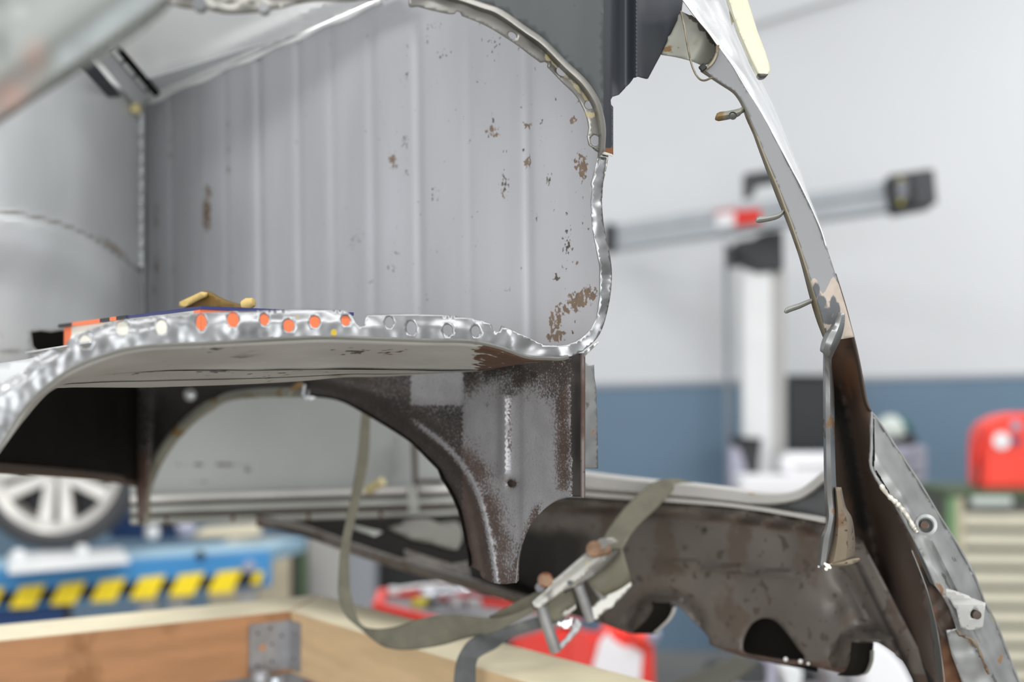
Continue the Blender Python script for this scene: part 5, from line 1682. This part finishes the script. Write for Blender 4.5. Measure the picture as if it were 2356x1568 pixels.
abeam('beam', 1404, 2050, 517, 412, 574, 482, BL_, BR_, .16, mt['alu'], al)
abeam('beam_groove', 1410, 2045, 538, 440, 541, 444, BL_ - .02, BR_ - .005, .014, mt['greyblue'], al, 0)
abeam('sensor_head', 1388, 1414, 514, 511, 578, 573, BL_ - .03, BL_ - .05, .22, mt['charcoal'], al, .012)
sh = hexa('sensor_head', [at(2050, 490, 6.28), at(2158, 470, 6.2), at(2150, 385, 6.2), at(2036, 403, 6.28)] + [p_ + Vector((.03, .22, 0)) for p_ in (at(2050, 490, 6.28), at(2158, 470, 6.2), at(2150, 385, 6.2), at(2036, 403, 6.28))], mt['charcoal'], al, .02)
hexa('sensor_side', [at(2112, 476, 6.23), at(2157, 468, 6.19), at(2149, 388, 6.19), at(2100, 396, 6.23)] + [p_ + Vector((0, .01, 0)) for p_ in (at(2112, 476, 6.23), at(2157, 468, 6.19), at(2149, 388, 6.19), at(2100, 396, 6.23))], M('dark_grey_plastic', (72, 74, 78), .5), sh, .004)
for y in (424, 446):
    lathe('sensor_lens', [(0, -.012), (.022, -.010), (.028, 0), (0, .004)], mt['lens'], at(2076, y, 6.25), (0, 1, 0), sh, n=18)
for y in (414, 466):
    lathe('sensor_led', [(0, -.012), (.01, -.010), (.012, 0), (0, .004)], mt['amber'], at(2072, y, 6.25), (0, 1, 0), sh, n=12)
abeam('red_label', 1690, 1742, 485, 479, 520, 512, 6.925, 6.832, .004, mt['red'], al, 0)
o = abeam('white_label', 1648, 1690, 492, 486, 525, 519, 7.00, 6.925, .004, mt['labelwhite'], al, 0)
abeam('label_rim', 1642, 1690, 487, 481, 492, 486, 7.008, 6.923, .004, mt['red'], o, 0)
# black carrying handle and clamp
extr('handle', [at(x, y, 6.94) for x, y in [(1715, 398), (1800, 386), (1800, 416), (1750, 424), (1738, 432), (1734, 452), (1716, 454)]], mt['charcoal'], al, .006, (0, .1, 0))
cl2 = extr('clamp_block', [at(x, y, 6.96) for x, y in [(1682, 565), (1700, 552), (1735, 548), (1755, 534), (1802, 528), (1804, 622), (1735, 628), (1722, 606), (1690, 612), (1682, 600)]], mt['charcoal'], al, .01, (0, .18, 0))
lathe('clamp_knob', [(0, -.03), (.02, -.03), (.024, .0), (0, .01)], mt['rubber'], at(1700, 585, 6.94), (0, 1, 0), cl2, n=16)
a, b = at(1712, 1090, 6.98), at(1775, 622, 6.98)
box('post', (a.x, 6.98, .05), (b.x, 7.10, b.z), mt['whitemetal'], al, .006)
a2 = at(1775, 1090, 7.0)
b2 = at(1806, 622, 7.0)
box('post_side', (a2.x, 7.0, .05), (b2.x, 7.10, b2.z), mt['greypost'], al, .004)
box('post_foot', (a.x - .15, 6.96, 0), (b2.x + .15, 7.3, .05), mt['charcoal'], al, .01)
a, b = at(1664, 1090, 7.3), at(1682, 560, 7.3)
tube('cable', [Vector((at(1672, 560, 7.3).x, 7.3, at(1672, 560, 7.3).z)), Vector((at(1674, 900, 7.3).x, 7.3, at(1674, 900, 7.3).z)), Vector((at(1674, 900, 7.3).x, 7.3, .02))], .014, mt['greyblue'], al, n=8)

# desk with printer, monitor, bin
dk = thing('white_desk', 'white desk below the aligner post', 'desk', (at(1800, 1200, 6.5).x, 6.5, 0))
a, b = at(1705, 1142, 6.5), at(1990, 1096, 6.5)
box('desk_top', (a.x, 6.5, a.z), (b.x, 6.76, b.z), mt['labelwhite'], dk, .01)
for x in (a.x + .03, b.x - .06):
    box('desk_leg', (x, 6.55, 0), (x + .04, 6.6, a.z), mt['greypost'], dk)
pr = thing('printer', 'white box-shaped printer on the white desk', 'printer', at(1850, 1094, 6.6))
zz = b.z + .0008
a, b = at(1801, 1098, 6.62), at(1960, 1042, 6.62)
box('printer_body', (a.x, 6.62, zz), (b.x, 6.75, b.z), mt['labelwhite'], pr, .02)
box('paper_slot', (a.x + .05, 6.615, zz + .03), (b.x - .04, 6.622, zz + .045), mt['greypost'], pr)
mo = thing('monitor', 'large black screen hanging low against the blue wall', 'monitor', at(1860, 1040, 7.5))
pbox('screen', 1812, 868, 1962, 1036, 7.5, .04, mt['charcoal'], mo, .01)
pbox('screen_frame', 1806, 862, 1968, 868, 7.49, .05, mt['rubber'], mo, .004)
pbox('wall_mount', 1850, 900, 1930, 1000, 7.54, .355, mt['rubber'], mo)
bn = thing('waste_bin', 'black tapered bin hanging beside the aligner post', 'bin', at(1720, 1090, 6.75))
extr('bin_body', [at(x, y, 6.80) for x, y in [(1684, 1008), (1752, 1014), (1744, 1092), (1728, 1092), (1704, 1040)]], mt['charcoal'], bn, .006, (0, .12, 0))
extr('bin_bag', [at(x, y, 6.79) for x, y in [(1680, 1026), (1702, 1030), (1722, 1092), (1722, 1200), (1680, 1200)]], mt['lilac'], bn, .004, (0, .12, 0))
hexa('bin_rim', [at(1680, 1016, 6.78), at(1754, 1020, 6.78), at(1754, 1008, 6.78), at(1680, 1002, 6.78), at(1680, 1016, 6.94), at(1754, 1020, 6.94), at(1754, 1008, 6.94), at(1680, 1002, 6.94)], mt['rubber'], bn, .004)

# right: organiser with a roll, drawer cabinet, red canister
ogn = thing('parts_organiser', 'lilac grey small-drawer organiser right of the pillar', 'organiser', (at(2080, 1300, 6.4).x, 6.4, 0))
a, b = at(2020, 1300, 6.4), at(2132, 1026, 6.4)
box('organiser_body', (a.x, 6.4, 0), (b.x, 6.7, b.z), mt['lilac'], ogn, .006)
for r_ in range(7):
    for c_ in range(3):
        x0_, y0_ = 2024 + c_ * 36, 1036 + r_ * 20
        pbox('small_drawer', x0_, y0_, x0_ + 32, y0_ + 15, 6.385, .016, mt['lilac'] if (r_ + c_) % 2 else mt['greyblue'], ogn, .003)
cap_ = thing('respirator', 'pale mint respirator with teal cup on the organiser', 'respirator', at(2060, 1024, 6.45))
zb_ = at(2060, 1026, 6.4).z
pbox('strap_pad', 2046, 1000, 2112, 1026, 6.42, .14, mt['charcoal'], cap_, .012)
lathe('face_piece', [(0, -.03), (.05, -.03), (.075, .0), (.07, .05), (.03, .085), (0, .09)], mt['mint'], at(2050, 1000, 6.5), (-.2, -.3, 1), cap_, n=24)
lathe('filter_cup', [(0, -.03), (.04, -.03), (.045, .02), (0, .03)], mt['teal'], at(2084, 978, 6.48), (.7, -.3, .3), cap_, n=20)

dr = thing('drawer_cabinet', 'green framed tool cabinet with beige drawers at the right edge', 'cabinet', (at(2300, 1500, 5.6).x, 5.6, 0))
DY = 5.6
a, b = at(2190, 1600, DY), at(2700, 1128, DY)
box('cabinet_body', (a.x, DY, 0), (b.x, DY + .5, b.z - .03), mt['drawergap'], dr, .004)
box('cabinet_top', (a.x - .01, DY - .02, b.z - .03), (b.x, DY + .5, b.z), mt['darkgreen'], dr, .006)
a, b = at(2182, 1600, DY), at(2198, 1132, DY)
box('corner_post', (a.x, DY - .02, 0), (b.x, DY + .02, b.z - .02), mt['greenpost'], dr, .004)
a, b = at(2198, 1600, DY), at(2214, 1140, DY)
box('frame_edge', (a.x, DY - .015, 0), (b.x, DY + .02, b.z), mt['beige'], dr, .003)
for k in range(14):
    y0_ = 1180 + 44.5 * k
    p0_, p1_ = at(2216, y0_ + 33, DY - .02), at(2690, y0_ + 40, DY - .02)
    p2_, p3_ = at(2690, y0_ + 6, DY - .02), at(2216, y0_, DY - .02)
    if p0_.z < .05:
        break
    hexa('drawer', [p0_, p1_, p2_, p3_] + [q2 + Vector((0, .03, 0)) for q2 in (p0_, p1_, p2_, p3_)], mt['drawer'], dr, .006)
pbox('tray_edge', 2236, 1142, 2330, 1164, DY - .03, .03, mt['mint'], dr, .004)

rc = thing('red_jerrycan', 'bright red plastic case with round labels on the drawer cabinet', 'case', at(2300, 1128, 5.68))
zc_ = at(2300, 1128, DY).z + .0008
prof = [(2262, 0), (2262, 1010), (2268, 985), (2282, 972), (2300, 962), (2330, 952), (2380, 950), (2480, 960), (2500, 0)]
pts = []
for (x, y) in prof:
    p_ = at(x, y if y else 1128, 5.68)
    if not y:
        p_.z = zc_
    pts.append(p_)
extr('case_body', pts, mt['redbright'], rc, .02, (0, .2, 0))
tube('case_handle', [at(2272, 982, 5.70), at(2256, 1002, 5.70), at(2244, 1040, 5.70), at(2240, 1070, 5.70)], .018, mt['red'], rc, n=10)
tube('handle_gap', [at(2258, 1040, 5.72), at(2256, 1110, 5.72)], .012, mt['rubber'], rc, n=8)
for (x, y, r_, m_) in ((2304, 1013, .034, 'labelwhite'), (2337, 1013, .019, 'labelblue'), (2337, 978, .022, 'lilac')):
    lathe('round_label', [(0, -.004), (r_, -.004), (r_, .003), (0, .003)], mt[m_], at(x, y, 5.678), (0, 1, 0), rc, n=24)
